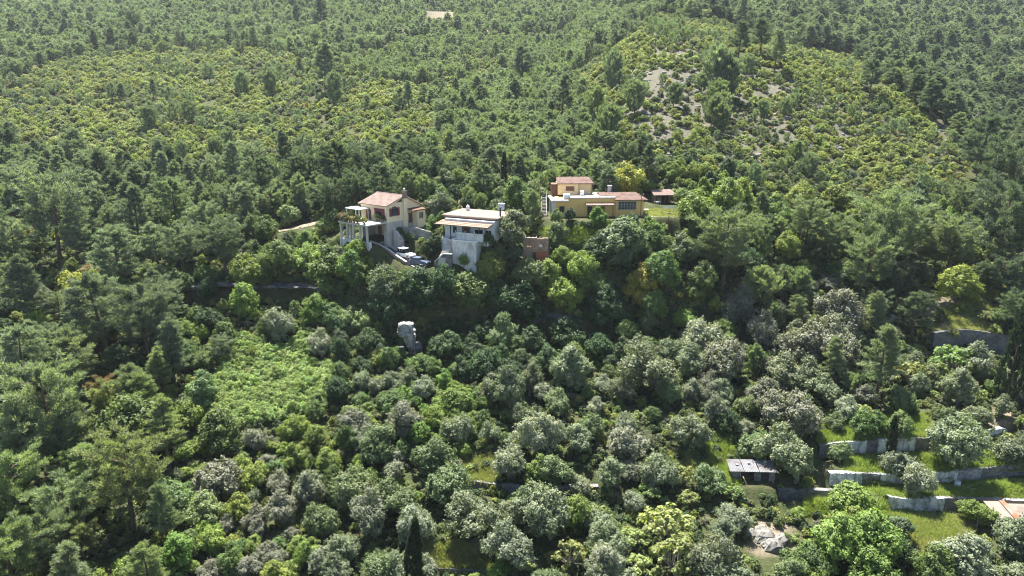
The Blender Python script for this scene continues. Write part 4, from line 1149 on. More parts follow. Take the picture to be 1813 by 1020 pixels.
# olive: rounded heads of small grey leaves on a forked trunk
def mk_olive(s):
    dia, h = 5.0, 4.7
    lb = lobes_for(dia, .7, h * [1, 1.12, .9, 1.05, 1.2, .95, 1.1][s], 15, [1.1, .95, 1.15, 1.0, .9, 1.1, 1.0][s], seed=100 + s)
    st = rg.bit_generator.state
    near = crown_lobes(lb, 20, 30, .36, .125, aspect=2.0, under=.3, spray=9, reach=.55)
    far = crown_lobes(lb, 12, 7, .40, .28, aspect=1.8, under=.3, spray=3, reach=.5)
    return dict(near=near, far=far, dia=dia, h=h, hc=2.7, trunk=limb_mesh(1.3, lb[:9], .26, dia, 2, s))
def mk_broad(s):
    dia, h = 5.0, 4.9
    lb = lobes_for(dia, .4, h * [1, .9, 1.15, 1.05, .95, 1.2, 1.0][s], 16, [1.1, 1.2, .95, 1.05, 1.15, .95, 1.0][s], seed=200 + s)
    near = crown_lobes(lb, 19, 26, .36, .16, aspect=1.5, under=.3, up_bias=.45, spray=6, reach=.45)
    far = crown_lobes(lb, 11, 7, .42, .33, aspect=1.4, under=.3, up_bias=.45, spray=2)
    return dict(near=near, far=far, dia=dia, h=h, hc=2.6, trunk=limb_mesh(1.1, lb[:8], .22, dia, 2, 50 + s))
def mk_fig(s):
    """open candelabra branches with tufts of big pale leaves"""
    dia, h = 4.6, 3.8
    r = np.random.default_rng(400 + s)
    lb = []
    for i in range(26):
        a, t = i * 2.4 + r.normal(0, .3), math.sqrt((i + .5) / 26)
        w = dia / 2 * t
        lb.append((np.array([math.cos(a) * w, math.sin(a) * w, h - .6 - 1.9 * t * t + r.normal(0, .25)]), .28 * r.uniform(.7, 1.2)))
    near = crown_lobes(lb, 9, 5, .26, .27, aspect=1.2, under=.3, up_bias=.7, inner=.05)
    far = crown_lobes(lb, 5, 4, .3, .42, aspect=1.2, under=.3, up_bias=.7, inner=.05)
    return dict(near=near, far=far, dia=dia, h=h, hc=2.2, trunk=limb_mesh(.7, lb, .16, dia, 3, 80 + s))
def mk_shrub(s):
    dia, h = 3.0, 1.9
    r = np.random.default_rng(300 + s)
    lb = []
    n = 9 + s % 3
    for i in range(n):
        a, t = i * 2.4 + r.normal(0, .4), math.sqrt((i + .4) / n)
        R_ = .55 * r.uniform(.75, 1.3)
        w = max(0, dia / 2 * t - R_ * .6)
        lb.append((np.array([math.cos(a) * w, math.sin(a) * w, max(.35, (h - R_) * (1 - .65 * t * t) + r.normal(0, .14))]), R_))
    near = crown_lobes(lb, 13, 13, .24, .13, aspect=1.5, under=.15, up_bias=.5, spray=3, reach=.28)
    far = crown_lobes(lb, 9, 5, .28, .27, aspect=1.4, under=.15, up_bias=.5)
    return dict(near=near, far=far, dia=dia, h=h, hc=.85)
def needles(c, d, ln, wd, tint):
    """needle sprays: thin triangles along d"""
    n = len(c)
    a = unit(np.cross(d, rg.normal(size=(n, 3))))
    ln, wd = np.asarray(ln).reshape(-1, 1), np.asarray(wd).reshape(-1, 1)
    V = np.stack([c - a * wd * .5, c + a * wd * .5, c + d * ln * .62 + a * wd * .42, c + d * ln], 1).reshape(-1, 3)
    return V, np.arange(4 * n).reshape(-1, 4), np.repeat(tint, 4)
def pine_parts(boughs, clumps, per, ln, wd, cl_r, up=.55, spread=.75):
    C, D, T = [], [], []
    for (p0, p1, lift) in boughs:
        p0, p1 = np.array(p0), np.array(p1)
        L_ = np.linalg.norm(p1 - p0)
        bt = rg.normal(0, .12)
        for j in range(clumps):
            t = 1 - (j / clumps) * .75 * rg.uniform(.8, 1.1)
            side = np.cross(unit((p1 - p0)[None])[0], [0, 0, 1])
            c = p0 + (p1 - p0) * t + np.array([0, 0, lift * t * t]) + side * rg.normal(0, .16) * L_ * (1.1 - .4 * t) + np.array([0, 0, rg.normal(0, .06)])
            k = max(4, int(per * rg.uniform(.7, 1.3)))
            out = unit((p1 - p0)[None])[0] * .5 + np.array([0, 0, up])
            d = unit(rdirs(k) * spread + out)
            pos = c + rdirs(k) * cl_r * rg.random(k)[:, None] ** .5 * np.array([1, 1, .55])
            C.append(pos); D.append(d); T.append(np.clip(.5 + bt + rg.normal(0, .15) + rg.normal(0, .1, k), 0, 1))
    C, D, T = map(np.concatenate, (C, D, T))
    n = len(C)
    return needles(C, D, ln * rg.uniform(.7, 1.3, n), wd * rg.uniform(.7, 1.3, n), T)
def mk_pine(s):
    """grown pine: bare lower trunk, tiers of boughs carrying needle pads, rounded uneven head"""
    r = np.random.default_rng(500 + s)
    h = [10.0, 11.0, 9.0, 10.5, 8.5, 9.5][s]; dia = [6.4, 6.0, 7.2, 5.2, 6.8, 5.8][s]
    shape = [0, 1, 2, 1, 2, 0][s]
    lean = r.normal(0, .35, 2)
    bs = []
    n = 40
    for i in range(n):
        t = (i + .5) / n
        z = h * (.30 + .66 * t)
        if shape == 0: w = math.sin(math.pi * (.25 + .72 * t)) ** .7
        elif shape == 1: w = (1 - t) ** .6 * .95 + .12
        else: w = .55 + .45 * math.sin(math.pi * (.1 + .55 * t)) if t < .85 else .75
        w *= dia / 2 * r.uniform(.62, 1.1)
        a = i * 2.4 + r.normal(0, .35)
        cx, cy = lean * (z / h)
        bs.append(((cx, cy, z - .1 * w), (cx + math.cos(a) * w, cy + math.sin(a) * w, z + r.normal(0, .1)), .25 * w * (.4 + t)))
    bs.append(((lean[0], lean[1], h * .8), (lean[0], lean[1], h), 0))
    near = pine_parts(bs, 7, 44, .40, .085, .44)
    far = pine_parts(bs[::2] + bs[1::4], 4, 11, .75, .28, .5)
    m = MB()
    m.tube([(0, 0, -.5), (lean[0] * .3, lean[1] * .3, h * .35), (lean[0] * .7, lean[1] * .7, h * .7), (lean[0], lean[1], h * .96)], [.26, .2, .12, .03], 6)
    for p0, p1, lf in bs[:-1:2]:
        q = Vector(p0).lerp(Vector(p1), .55) + Vector((0, 0, lf * .25))
        m.tube([p0, q, Vector(p1) + Vector((0, 0, lf * .9))], [.055, .035, .012], 3, cap=False)
    return dict(near=near, far=far, dia=dia, h=h, hc=h * .64, trunk=m)
def mk_young(s):
    """young pine: soft egg or cone of upswept shoots down to the ground"""
    r = np.random.default_rng(600 + s)
    dia, h = [3.2, 3.6, 2.8, 3.8][s], [4.9, 4.6, 5.4, 5.2][s]
    bs = []
    n = 44
    for i in range(n):
        t = (i + .5) / n
        z = h * (.04 + .80 * t)
        w = dia / 2 * (math.sin(math.pi * (.2 + .76 * t)) ** .75 + .03) * r.uniform(.65, 1.1) * min(1, .7 + t * 3)
        a = i * 2.4 + r.normal(0, .4)
        bs.append(((0, 0, z), (math.cos(a) * w, math.sin(a) * w, z + .38 * w + .1), .35 * w))
    bs.append(((0, 0, h * .75), (0, 0, h * .95), 0))
    near = pine_parts(bs, 5, 30, .40, .07, .28, up=1.0, spread=.6)
    far = pine_parts(bs[::2] + bs[1::4], 3, 8, .66, .17, .3, up=1.0, spread=.6)
    m = MB().tube([(0, 0, -.3), (0, 0, h * .5), (0, 0, h * .9)], [.11, .07, .02], 5)
    return dict(near=near, far=far, dia=dia, h=h, hc=h * .45, trunk=m)
def mk_cypress(s):
    h, dia = [9.5, 10.5][s], [1.7, 2.3][s]
    r = np.random.default_rng(700 + s)
    C, D, T = [], [], []
    for i in range(260):
        t = r.random() ** .9
        z = h * (.05 + .93 * t)
        w = dia / 2 * min(1, 4.5 * t + .45) * (1 - t ** 2.4) ** .8 * r.uniform(.75, 1.08)
        a = r.uniform(0, 6.28)
        c = np.array([math.cos(a) * w, math.sin(a) * w, z])
        k = 26
        d = unit(rdirs(k) * .45 + np.array([math.cos(a) * .25, math.sin(a) * .25, 1.0]))
        C.append(c + rdirs(k) * np.array([.16, .16, .4]) * rg.random(k)[:, None]); D.append(d); T.append(np.clip(.5 + r.normal(0, .2) + rg.normal(0, .1, k), 0, 1))
    C, D, T = map(np.concatenate, (C, D, T))
    near = needles(C, D, .45 * rg.uniform(.7, 1.3, len(C)), .12 * rg.uniform(.7, 1.3, len(C)), T)
    far = needles(C[::3], D[::3], .7 * rg.uniform(.7, 1.3, len(C[::3])), .22 * np.ones(len(C[::3])), T[::3])
    return dict(near=near, far=far, dia=dia, h=h, hc=h * .5, trunk=MB().tube([(0, 0, -.4), (0, 0, h * .4), (0, 0, h * .85)], [.2, .14, .03], 6))
def mk_bare(s):
    """leafless grey bush: forking twigs"""
    r = random.Random(800 + s)
    m = MB()
    def br(p, d, L_, rad, lev):
        q = p + d * L_
        m.tube([p, p.lerp(q, .5) + Vector((r.uniform(-1, 1), r.uniform(-1, 1), r.uniform(-.5, 1))) * L_ * .08, q], [rad, rad * .8, rad * .55], 3, cap=False)
        if lev == 0: return
        for _ in range(3 if lev > 1 else 4):
            nd = (d + Vector((r.uniform(-1, 1), r.uniform(-1, 1), r.uniform(-.35, .8))) * .75).normalized()
            br(q, nd, L_ * r.uniform(.6, .8), rad * .55, lev - 1)
    for _ in range(5):
        a = r.uniform(0, 6.28)
        br(Vector((0, 0, -.2)), Vector((math.cos(a) * .6, math.sin(a) * .6, 1)).normalized(), 1.05, .07, 4)
    return m
register('olive_tree', mk_olive, range(7), 'olive', 'barkgrey')
register('broadleaf_tree', mk_broad, range(7), 'broad', 'bark')
register('fig_tree', mk_fig, range(2), 'broad', 'barkgrey')
register('maquis_shrub', mk_shrub, range(5), 'shrub', 'bark')
register('pine_tree', mk_pine, range(6), 'pine', 'bark')
register('young_pine', mk_young, range(4), 'pine', 'bark')
register('cypress_tree', mk_cypress, range(2), 'cypress', 'bark')
BARE = [mk_bare(i).mesh('bare_twigs', M['twig']) for i in range(2)]

PAL = {
 'pine_tree': {'blue-green': (.108, .131, .102), 'mid green': (.115, .138, .086), 'dark green': (.066, .088, .066), 'yellow-green': (.135, .16, .075), 'brownish': (.12, .09, .05)},
 'olive_tree': {'silvery grey': (.168, .185, .122), 'grey-green': (.136, .158, .088), 'brownish grey': (.145, .148, .105), 'olive green': (.105, .138, .055)},
 'broadleaf_tree': {'bright green': (.115, .165, .03), 'yellow-green': (.135, .165, .03), 'dark green': (.042, .07, .03), 'mid green': (.082, .118, .034), 'yellow': (.21, .18, .03), 'grey-green': (.09, .11, .06), 'pale green': (.13, .17, .07)},
 'fig_tree': {'pale yellow-green': (.16, .175, .055), 'light green': (.12, .155, .045)},
 'maquis_shrub': {'yellow-green': (.148, .165, .038), 'olive green': (.092, .112, .042), 'dark green': (.045, .065, .032), 'grey': (.12, .118, .085), 'rusty': (.15, .105, .055), 'bright yellow': (.21, .195, .035), 'light green': (.155, .20, .062)},
 'cypress_tree': {'dark green': (.028, .045, .026)},
}
PAL['young_pine'] = {'blue-green': (.112, .14, .104), 'mid green': (.122, .15, .09), 'dark green': (.06, .09, .055), 'yellow-green': (.14, .165, .07), 'brownish': (.14, .11, .06)}
# ------------------------------------------------------------------ where the plants stand
TREES = []   # dict: kind, v (variant), x, y, z, s (scale), sz (height factor), rz, col, hand
def find_spot(px, py, kf):
    """ground point of a plant whose crown centre shows at px, py; kf(d) = height of the crown centre at axial distance d"""
    b = (510.0 - py) / FPX; a = (px - 906.5) / FPX
    dy, dz = CT + b * ST, -ST + b * CT
    Ys = np.concatenate([np.arange(60, 260, .3), np.arange(260, 900, 1.2)])
    x, y, z = a / dy * Ys, Ys, dz / dy * Ys
    d = y * CT - z * ST
    f = z - ground(x, y) - kf(d)
    k = np.argmax(f < 0)
    if f[k] >= 0: k = len(Ys) - 1
    return float(x[k]), float(y[k]), float(ground(x[k], y[k])), float(d[k])
def hand(kind, cx, cy, w, col, v=None, sz=1.0):
    vs = PROTO[kind]
    v = random.randrange(len(vs)) if v is None else v
    e = vs[v]
    kf = lambda d: e['hc'] * sz * (w * d / FPX) / e['dia']
    x, y, z, d = find_spot(cx, cy, kf)
    TREES.append(dict(kind=kind, v=v, x=x, y=y, z=z, s=w * d / FPX / e['dia'], sz=sz * random.uniform(.88, 1.14), rz=random.uniform(0, 6.28), col=col, hand=True))
o, b, p, y, s, f, c = 'olive_tree', 'broadleaf_tree', 'pine_tree', 'young_pine', 'maquis_shrub', 'fig_tree', 'cypress_tree'
SG, GG, BG, OG = 'silvery grey', 'grey-green', 'brownish grey', 'olive green'
BR, YG_, DK, MD, YE, GR, PA = 'bright green', 'yellow-green', 'dark green', 'mid green', 'yellow', 'grey-green', 'pale green'
BL = 'blue-green'
HAND = [
 # olives of the grove
 (o,907,692,66,GG),(o,1010,655,82,GG),(o,960,762,82,SG),(o,1030,778,56,GG),(o,1100,772,78,BG),(o,897,815,62,SG),(o,945,838,0,''),(o,990,838,62,OG),(o,1078,838,52,GG),(o,1160,838,72,GG),(o,875,765,38,GG),(o,990,715,52,OG),
 (o,570,612,48,SG),(o,635,668,38,GG),(o,668,680,34,SG),(o,745,686,44,SG),(o,703,682,30,GG),(o,718,748,64,BG),(o,630,744,62,BG),(o,662,790,70,OG),(o,747,806,72,OG),(o,786,851,86,OG),(o,839,902,92,GG),(o,905,906,56,GG),(o,976,902,104,GG),(b,1024,915,62,BR),
 (o,1127,889,46,SG),(o,918,967,82,SG),(o,662,918,72,SG),(o,713,882,76,OG),(o,727,933,72,SG),(o,617,868,84,OG),(o,672,995,76,OG),(o,612,970,62,GG),(o,1085,955,70,GG),(o,1068,1000,72,SG),(o,802,755,60,GG),
 (o,1234,755,74,GG),(o,1330,784,68,OG),(o,1412,808,88,GG),(o,1255,837,62,OG),(o,1419,721,106,BG),(o,1484,744,36,OG),(o,1607,711,50,OG),(o,1675,731,40,OG),(o,1737,731,42,GG),(o,1771,721,36,GG),(o,1685,776,100,GG),(o,1490,797,40,OG),(o,1600,825,66,SG),(o,1622,850,60,SG),(o,1790,806,68,GG),
 (o,1781,935,84,GG),(o,1692,983,88,SG),(o,1296,1012,96,GG),(o,1385,1015,60,OG),(o,1244,1000,94,GG),(o,1234,594,78,SG),(o,1289,626,92,BG),(o,1360,592,62,BG),(o,1425,602,102,BG),(o,1494,574,90,BG),(o,1500,622,90,BG),(o,1381,657,72,GG),(o,1306,546,70,BG),(o,1733,645,62,SG),(o,1163,650,96,GG),(o,1140,615,60,GG),(o,1215,640,62,GG),(o,1440,668,62,GG),(o,1345,700,60,BG),(o,1470,690,58,GG),(o,1700,690,64,GG),(o,1185,690,50,OG),(o,1105,680,56,GG),
 (o,492,577,56,SG),(o,369,842,86,'brownish grey'),(o,545,880,60,SG),(o,575,925,64,OG),(o,500,900,60,BG),(o,570,985,64,SG),(o,455,775,46,BG),(o,500,860,44,BG),
 # trees round the houses
 (o,762,366,50,GG),(o,905,408,62,GG),(o,880,396,34,GG),(o,985,424,46,OG),(b,1100,420,96,GR),(b,1065,440,60,DK),(b,925,352,52,MD),(o,950,338,46,OG),(b,832,340,34,BR),(b,790,322,40,'grey-green'),(b,845,335,24,MD),(b,1112,320,62,YE),(o,1078,306,48,OG),(b,760,440,30,DK),(b,772,430,30,DK),(b,822,462,26,BR),(s,735,401,26,'olive green'),(b,706,414,22,MD),(s,716,424,20,'light green'),(b,725,418,20,DK),(s,700,424,14,'yellow-green'),(s,752,402,22,'light green'),(b,790,408,24,MD),(b,862,432,34,DK),(b,1010,378,26,DK),(b,985,385,24,MD),(b,1065,392,34,BR),(s,1120,388,30,'dark green'),(b,1150,398,34,BR),
 (b,513,380,40,PA),(b,472,406,46,MD),(o,928,478,62,OG),(b,1215,345,40,MD),(s,1155,300,40,'grey'),(b,905,445,34,GR),(o,880,455,40,OG),(b,1000,450,40,BR),(b,990,362,26,DK),
 # dense green fringe along the cliff top
 (b,444,472,66,YG_),(b,492,458,70,MD),(b,542,452,64,YG_),(b,575,488,80,MD),(b,618,478,54,YG_),(o,600,455,44,GG),(b,634,486,58,MD),(b,692,504,72,GR),(b,754,506,80,DK),(b,714,494,46,MD),(b,839,508,82,MD),(b,790,500,60,DK),(b,890,524,62,DK),(b,945,540,78,DK),(b,1000,515,70,YG_),(b,1045,500,50,MD),(b,1030,468,60,BR),(b,1127,505,62,YE),(b,1164,546,46,MD),(b,1209,562,40,BR),(b,1060,545,60,DK),(b,1095,560,50,DK),(b,870,480,50,YG_),(b,960,490,46,BR),(b,1180,480,66,MD),(b,1235,500,60,MD),(b,630,440,34,BR),(b,646,468,34,YG_),
 (b,627,558,62,PA),(b,690,540,70,DK),(b,650,600,60,DK),(b,590,560,50,MD),(b,544,553,52,BR),(b,438,540,56,BR),(b,265,532,46,BR),(b,798,575,44,DK),(b,790,610,60,DK),(b,850,585,60,DK),(o,895,592,66,'olive green'),(b,940,600,70,DK),(b,1000,590,70,DK),(b,860,640,64,DK),(b,900,650,60,DK),(b,820,660,46,DK),(b,960,650,50,DK),(b,1060,610,54,DK),(b,740,640,44,MD),(b,770,650,36,MD),(b,690,640,40,MD),(b,1110,590,46,MD),(s,746,574,22,'yellow-green'),(s,675,625,26,'dark green'),  # dark green here also puts the cliff's shade into the leaf colour
 (b,945,842,52,YG_),(b,805,712,56,BR),(b,692,714,62,MD),(b,770,745,46,BR),(b,740,770,44,BR),(b,560,725,46,MD),(b,600,690,50,DK),(b,1284,740,46,DK),(b,1535,755,52,MD),(b,1593,758,52,MD),(b,1043,695,22,BR),
 (f,1055,905,50,'pale yellow-green'),(f,1010,981,62,'pale yellow-green'),(f,1181,920,92,'pale yellow-green'),(f,1195,978,84,'pale yellow-green'),(f,1120,950,60,'light green'),(f,1130,1000,60,'pale yellow-green'),(f,1689,633,80,'light green'),(f,1614,657,62,'pale yellow-green'),(f,1150,870,44,'light green'),(f,1220,880,40,'pale yellow-green'),(f,1660,655,50,'light green'),(f,1300,870,36,'light green'),
 (b,1462,962,92,BR),(b,1500,935,70,YG_),(b,1548,960,104,BR),(b,1505,890,92,YG_),(b,1425,990,80,MD),(b,1540,1010,90,BR),(b,1590,930,54,GR),(b,1733,902,54,YG_),(b,1650,1000,70,MD),(b,1600,985,50,DK),
 (b,330,500,40,MD),(b,365,508,36,DK),(o,300,498,50,OG),(s,245,505,30,'olive green'),(b,470,490,36,MD),(b,215,512,40,MD),
 (s,590,404,26,'yellow-green'),(b,575,398,30,MD),(s,600,424,24,'olive green'),(s,560,414,28,'yellow-green'),(b,545,422,34,YG_),(s,520,420,30,'olive green'),(s,612,398,18,'light green'),(b,598,388,26,DK),(b,590,372,30,DK),(s,505,398,22,'yellow-green'),
 (s,1700,548,30,'yellow-green'),(s,1742,560,34,'olive green'),(b,1778,560,40,MD),(s,1682,604,28,'yellow-green'),(s,1665,560,34,'olive green'),(s,1722,528,30,'yellow-green'),(s,1760,585,26,'yellow-green'),(s,1715,615,24,'dark green'),
 (s,740,612,24,'olive green'),(b,702,624,30,MD),(s,750,592,22,'yellow-green'),(s,690,606,22,'dark green'),
 # yellow and light shrubs
 (s,133,502,60,'bright yellow'),(s,126,527,52,'yellow-green'),(s,99,414,42,'bright yellow'),(s,58,420,42,'rusty'),(s,160,480,36,'rusty'),(s,30,400,40,'yellow-green'),(s,150,545,40,'yellow-green'),
 # pines of the middle and left
 (p,92,376,112,BL,2),(p,239,376,62,BL,1),(p,205,438,82,BL,0),(p,274,421,62,BL,0),(p,321,434,68,BL,2),(p,393,420,82,'dark green',2),(p,41,512,60,BL,3),(p,181,548,92,BL,0),(p,253,565,98,BL,2),(p,455,320,60,'dark green',0),(p,560,290,70,'dark green',2),(p,610,300,66,'dark green',0),(p,650,285,66,'dark green',2),(p,520,305,60,'dark green',0),(p,630,330,50,'dark green',4),(p,590,345,54,'dark green',2),(p,675,320,52,'dark green',0),(p,480,350,50,MD,4),(p,430,345,54,BL,0),(p,160,330,56,BL,0),(p,40,330,66,BL,2),(p,20,420,60,BL,4),(p,360,385,56,BL,4),(p,140,420,50,BL,4),(p,310,360,56,MD,0),
 (p,85,726,142,MD,2),(p,34,778,100,MD,5),(p,113,768,90,'mid green',4),(p,20,860,122,'yellow-green',4),(p,222,842,142,'yellow-green',2),(p,120,887,104,MD,4),(p,15,985,104,'yellow-green',2),(p,30,640,90,BL,0),(p,110,640,80,MD,5),(p,300,610,60,BL,3),(p,140,828,40,'brownish',4),(p,178,690,50,'brownish',4),(p,300,640,52,BL,4),
 (b,236,750,112,MD),(b,205,785,62,BR),(b,270,770,62,OG if False else 'grey-green'),(b,397,770,82,MD),(b,304,887,82,PA),(b,352,901,72,PA),(b,239,1000,64,BR),(b,300,990,60,BR),(b,330,740,60,YG_),(b,350,700,60,PA),(b,370,960,50,YG_),(b,420,900,50,YG_),(b,450,840,54,YG_),(b,420,830,44,YG_),(b,520,760,50,YG_),(b,560,770,48,YG_),(b,580,820,44,YG_),(b,530,820,46,YG_),(b,160,660,40,MD),(b,130,600,50,MD),(b,60,570,46,YG_),(b,210,640,50,DK),(b,330,580,44,BR),(b,370,560,48,DK),(b,400,600,46,MD),(b,360,630,44,MD),
 # pines of the right
 (p,1285,424,112,MD,2),(p,1569,398,124,MD,2),(p,1542,468,86,MD,4),(p,1430,385,70,MD,2),(p,1475,420,60,MD,4),(p,1685,418,92,MD,4),(p,1775,395,122,'dark green',2),(p,1793,300,112,'dark green',2),(p,1740,250,70,'dark green',0),(p,1660,440,56,MD,4),(p,1620,420,60,MD,4),(y,1347,506,62,MD),(y,1415,506,42,MD),(p,1562,626,72,MD,1),(p,1480,640,50,MD,1),(p,1620,545,60,'dark green',0),(p,1590,500,64,'dark green',4),(p,1560,540,60,'dark green',4),(b,1716,503,66,YG_),(p,1780,480,70,'dark green',4),(p,1810,560,60,'dark green',4),
 (b,1227,366,72,BR),(b,1280,360,60,YG_),(b,1340,410,52,YG_),(b,1385,376,52,MD),(b,1250,400,50,BR),(b,1390,430,50,YG_),(b,1320,350,50,YG_),(b,1420,350,54,YG_),(b,1480,350,50,YG_),(b,1450,450,46,DK),(b,1210,440,60,GR),(b,1260,470,50,DK),(b,1330,460,50,DK),(b,1500,500,50,DK),(b,1390,480,46,MD),(b,1240,440,50,DK),
 # marked pines on the slopes
 (p,233,32,32,BL,4),(p,925,100,46,BL,5),(p,572,105,46,BL,3),(p,425,80,24,BL,4),(p,135,262,46,BL,5),(p,590,110,36,BL,3),(y,1125,172,46,BL),(y,1270,122,50,BL),(y,1280,190,34,MD),(y,1243,147,28,BL),(y,1292,141,46,BL),(y,1322,119,28,BL),(y,1271,171,38,MD),(y,1260,203,42,BL),(y,1193,171,32,BL),(y,1277,212,30,MD),(y,1432,294,32,BL),(y,1353,199,22,BL),(y,1394,193,22,BL),(y,1085,130,34,BL),(y,1060,190,34,MD),(y,1080,220,40,MD),(p,995,165,40,BL,1),(p,1350,60,36,'dark green',0),(p,1310,60,40,'dark green',0),(p,1375,85,40,BL,0),(p,1545,130,40,'dark green',0),
 (y,335,200,30,BL),(y,265,215,26,BL),(y,425,145,26,BL),(y,405,250,30,BL),(y,280,262,30,BL),(y,320,270,24,BL),(y,385,265,28,BL),(y,590,160,30,BL),(y,480,150,24,BL),(p,450,270,50,BL,4),(p,370,130,24,BL,4),
 # cypresses
 (c,726,984,28,DK,0),(c,1795,630,40,DK,1),(c,891,300,11,DK,0),(c,1580,785,14,DK,0),(p,525,24,22,'dark green',1),(p,565,22,30,'dark green',0),(p,1490,10,40,'dark green',0),
]
for row in HAND:
    if row[3] > 0: hand(*row)

# keep-outs: (pixel box, distance behind which plants may stand)
KEEP = [(395,612,585,745,124),(330,503,590,526,146),(600,332,740,434,158),(660,426,756,474,147),(700,396,762,420,153),(766,366,898,474,156),(968,312,1142,388,168),(1140,330,1200,396,172),(922,408,974,460,150),(694,555,750,622,131),(488,390,606,416,178),
        (1440,764,1813,904,104),(1283,806,1376,850,98),(1325,915,1405,985,86),(1660,580,1790,626,136),(1376,866,1482,892,95.8),(1565,905,1720,965,92),(1690,885,1813,925,92),(758,12,800,28,640),(1000,434,1055,446,150),(840,352,890,366,163),(815,795,875,850,99),(1640,500,1712,585,150)]
FOOT = [(local(O1, A1, -4, 2), 8.8), (local(O2, A2, 2, 6), 9.0), (local(O3, A3, 6, 3), 8.5), (local(O3, A3, 14, 3), 7.5), (local(O4, A4, 2.3, 1.5), 4), (local(O5, A5, 2.6, 2.3), 4.2), (local(O6, A6, 3, 1.8), 4.5), (local(O7, A7, 4, .8), 5), (GREEN, 15), (ROCK, 3.6)] + [(q, 2.4) for q in dense(DRIVE, 2)] + [(q, 2.0) for q in dense(ROAD, 2)]
TW = []
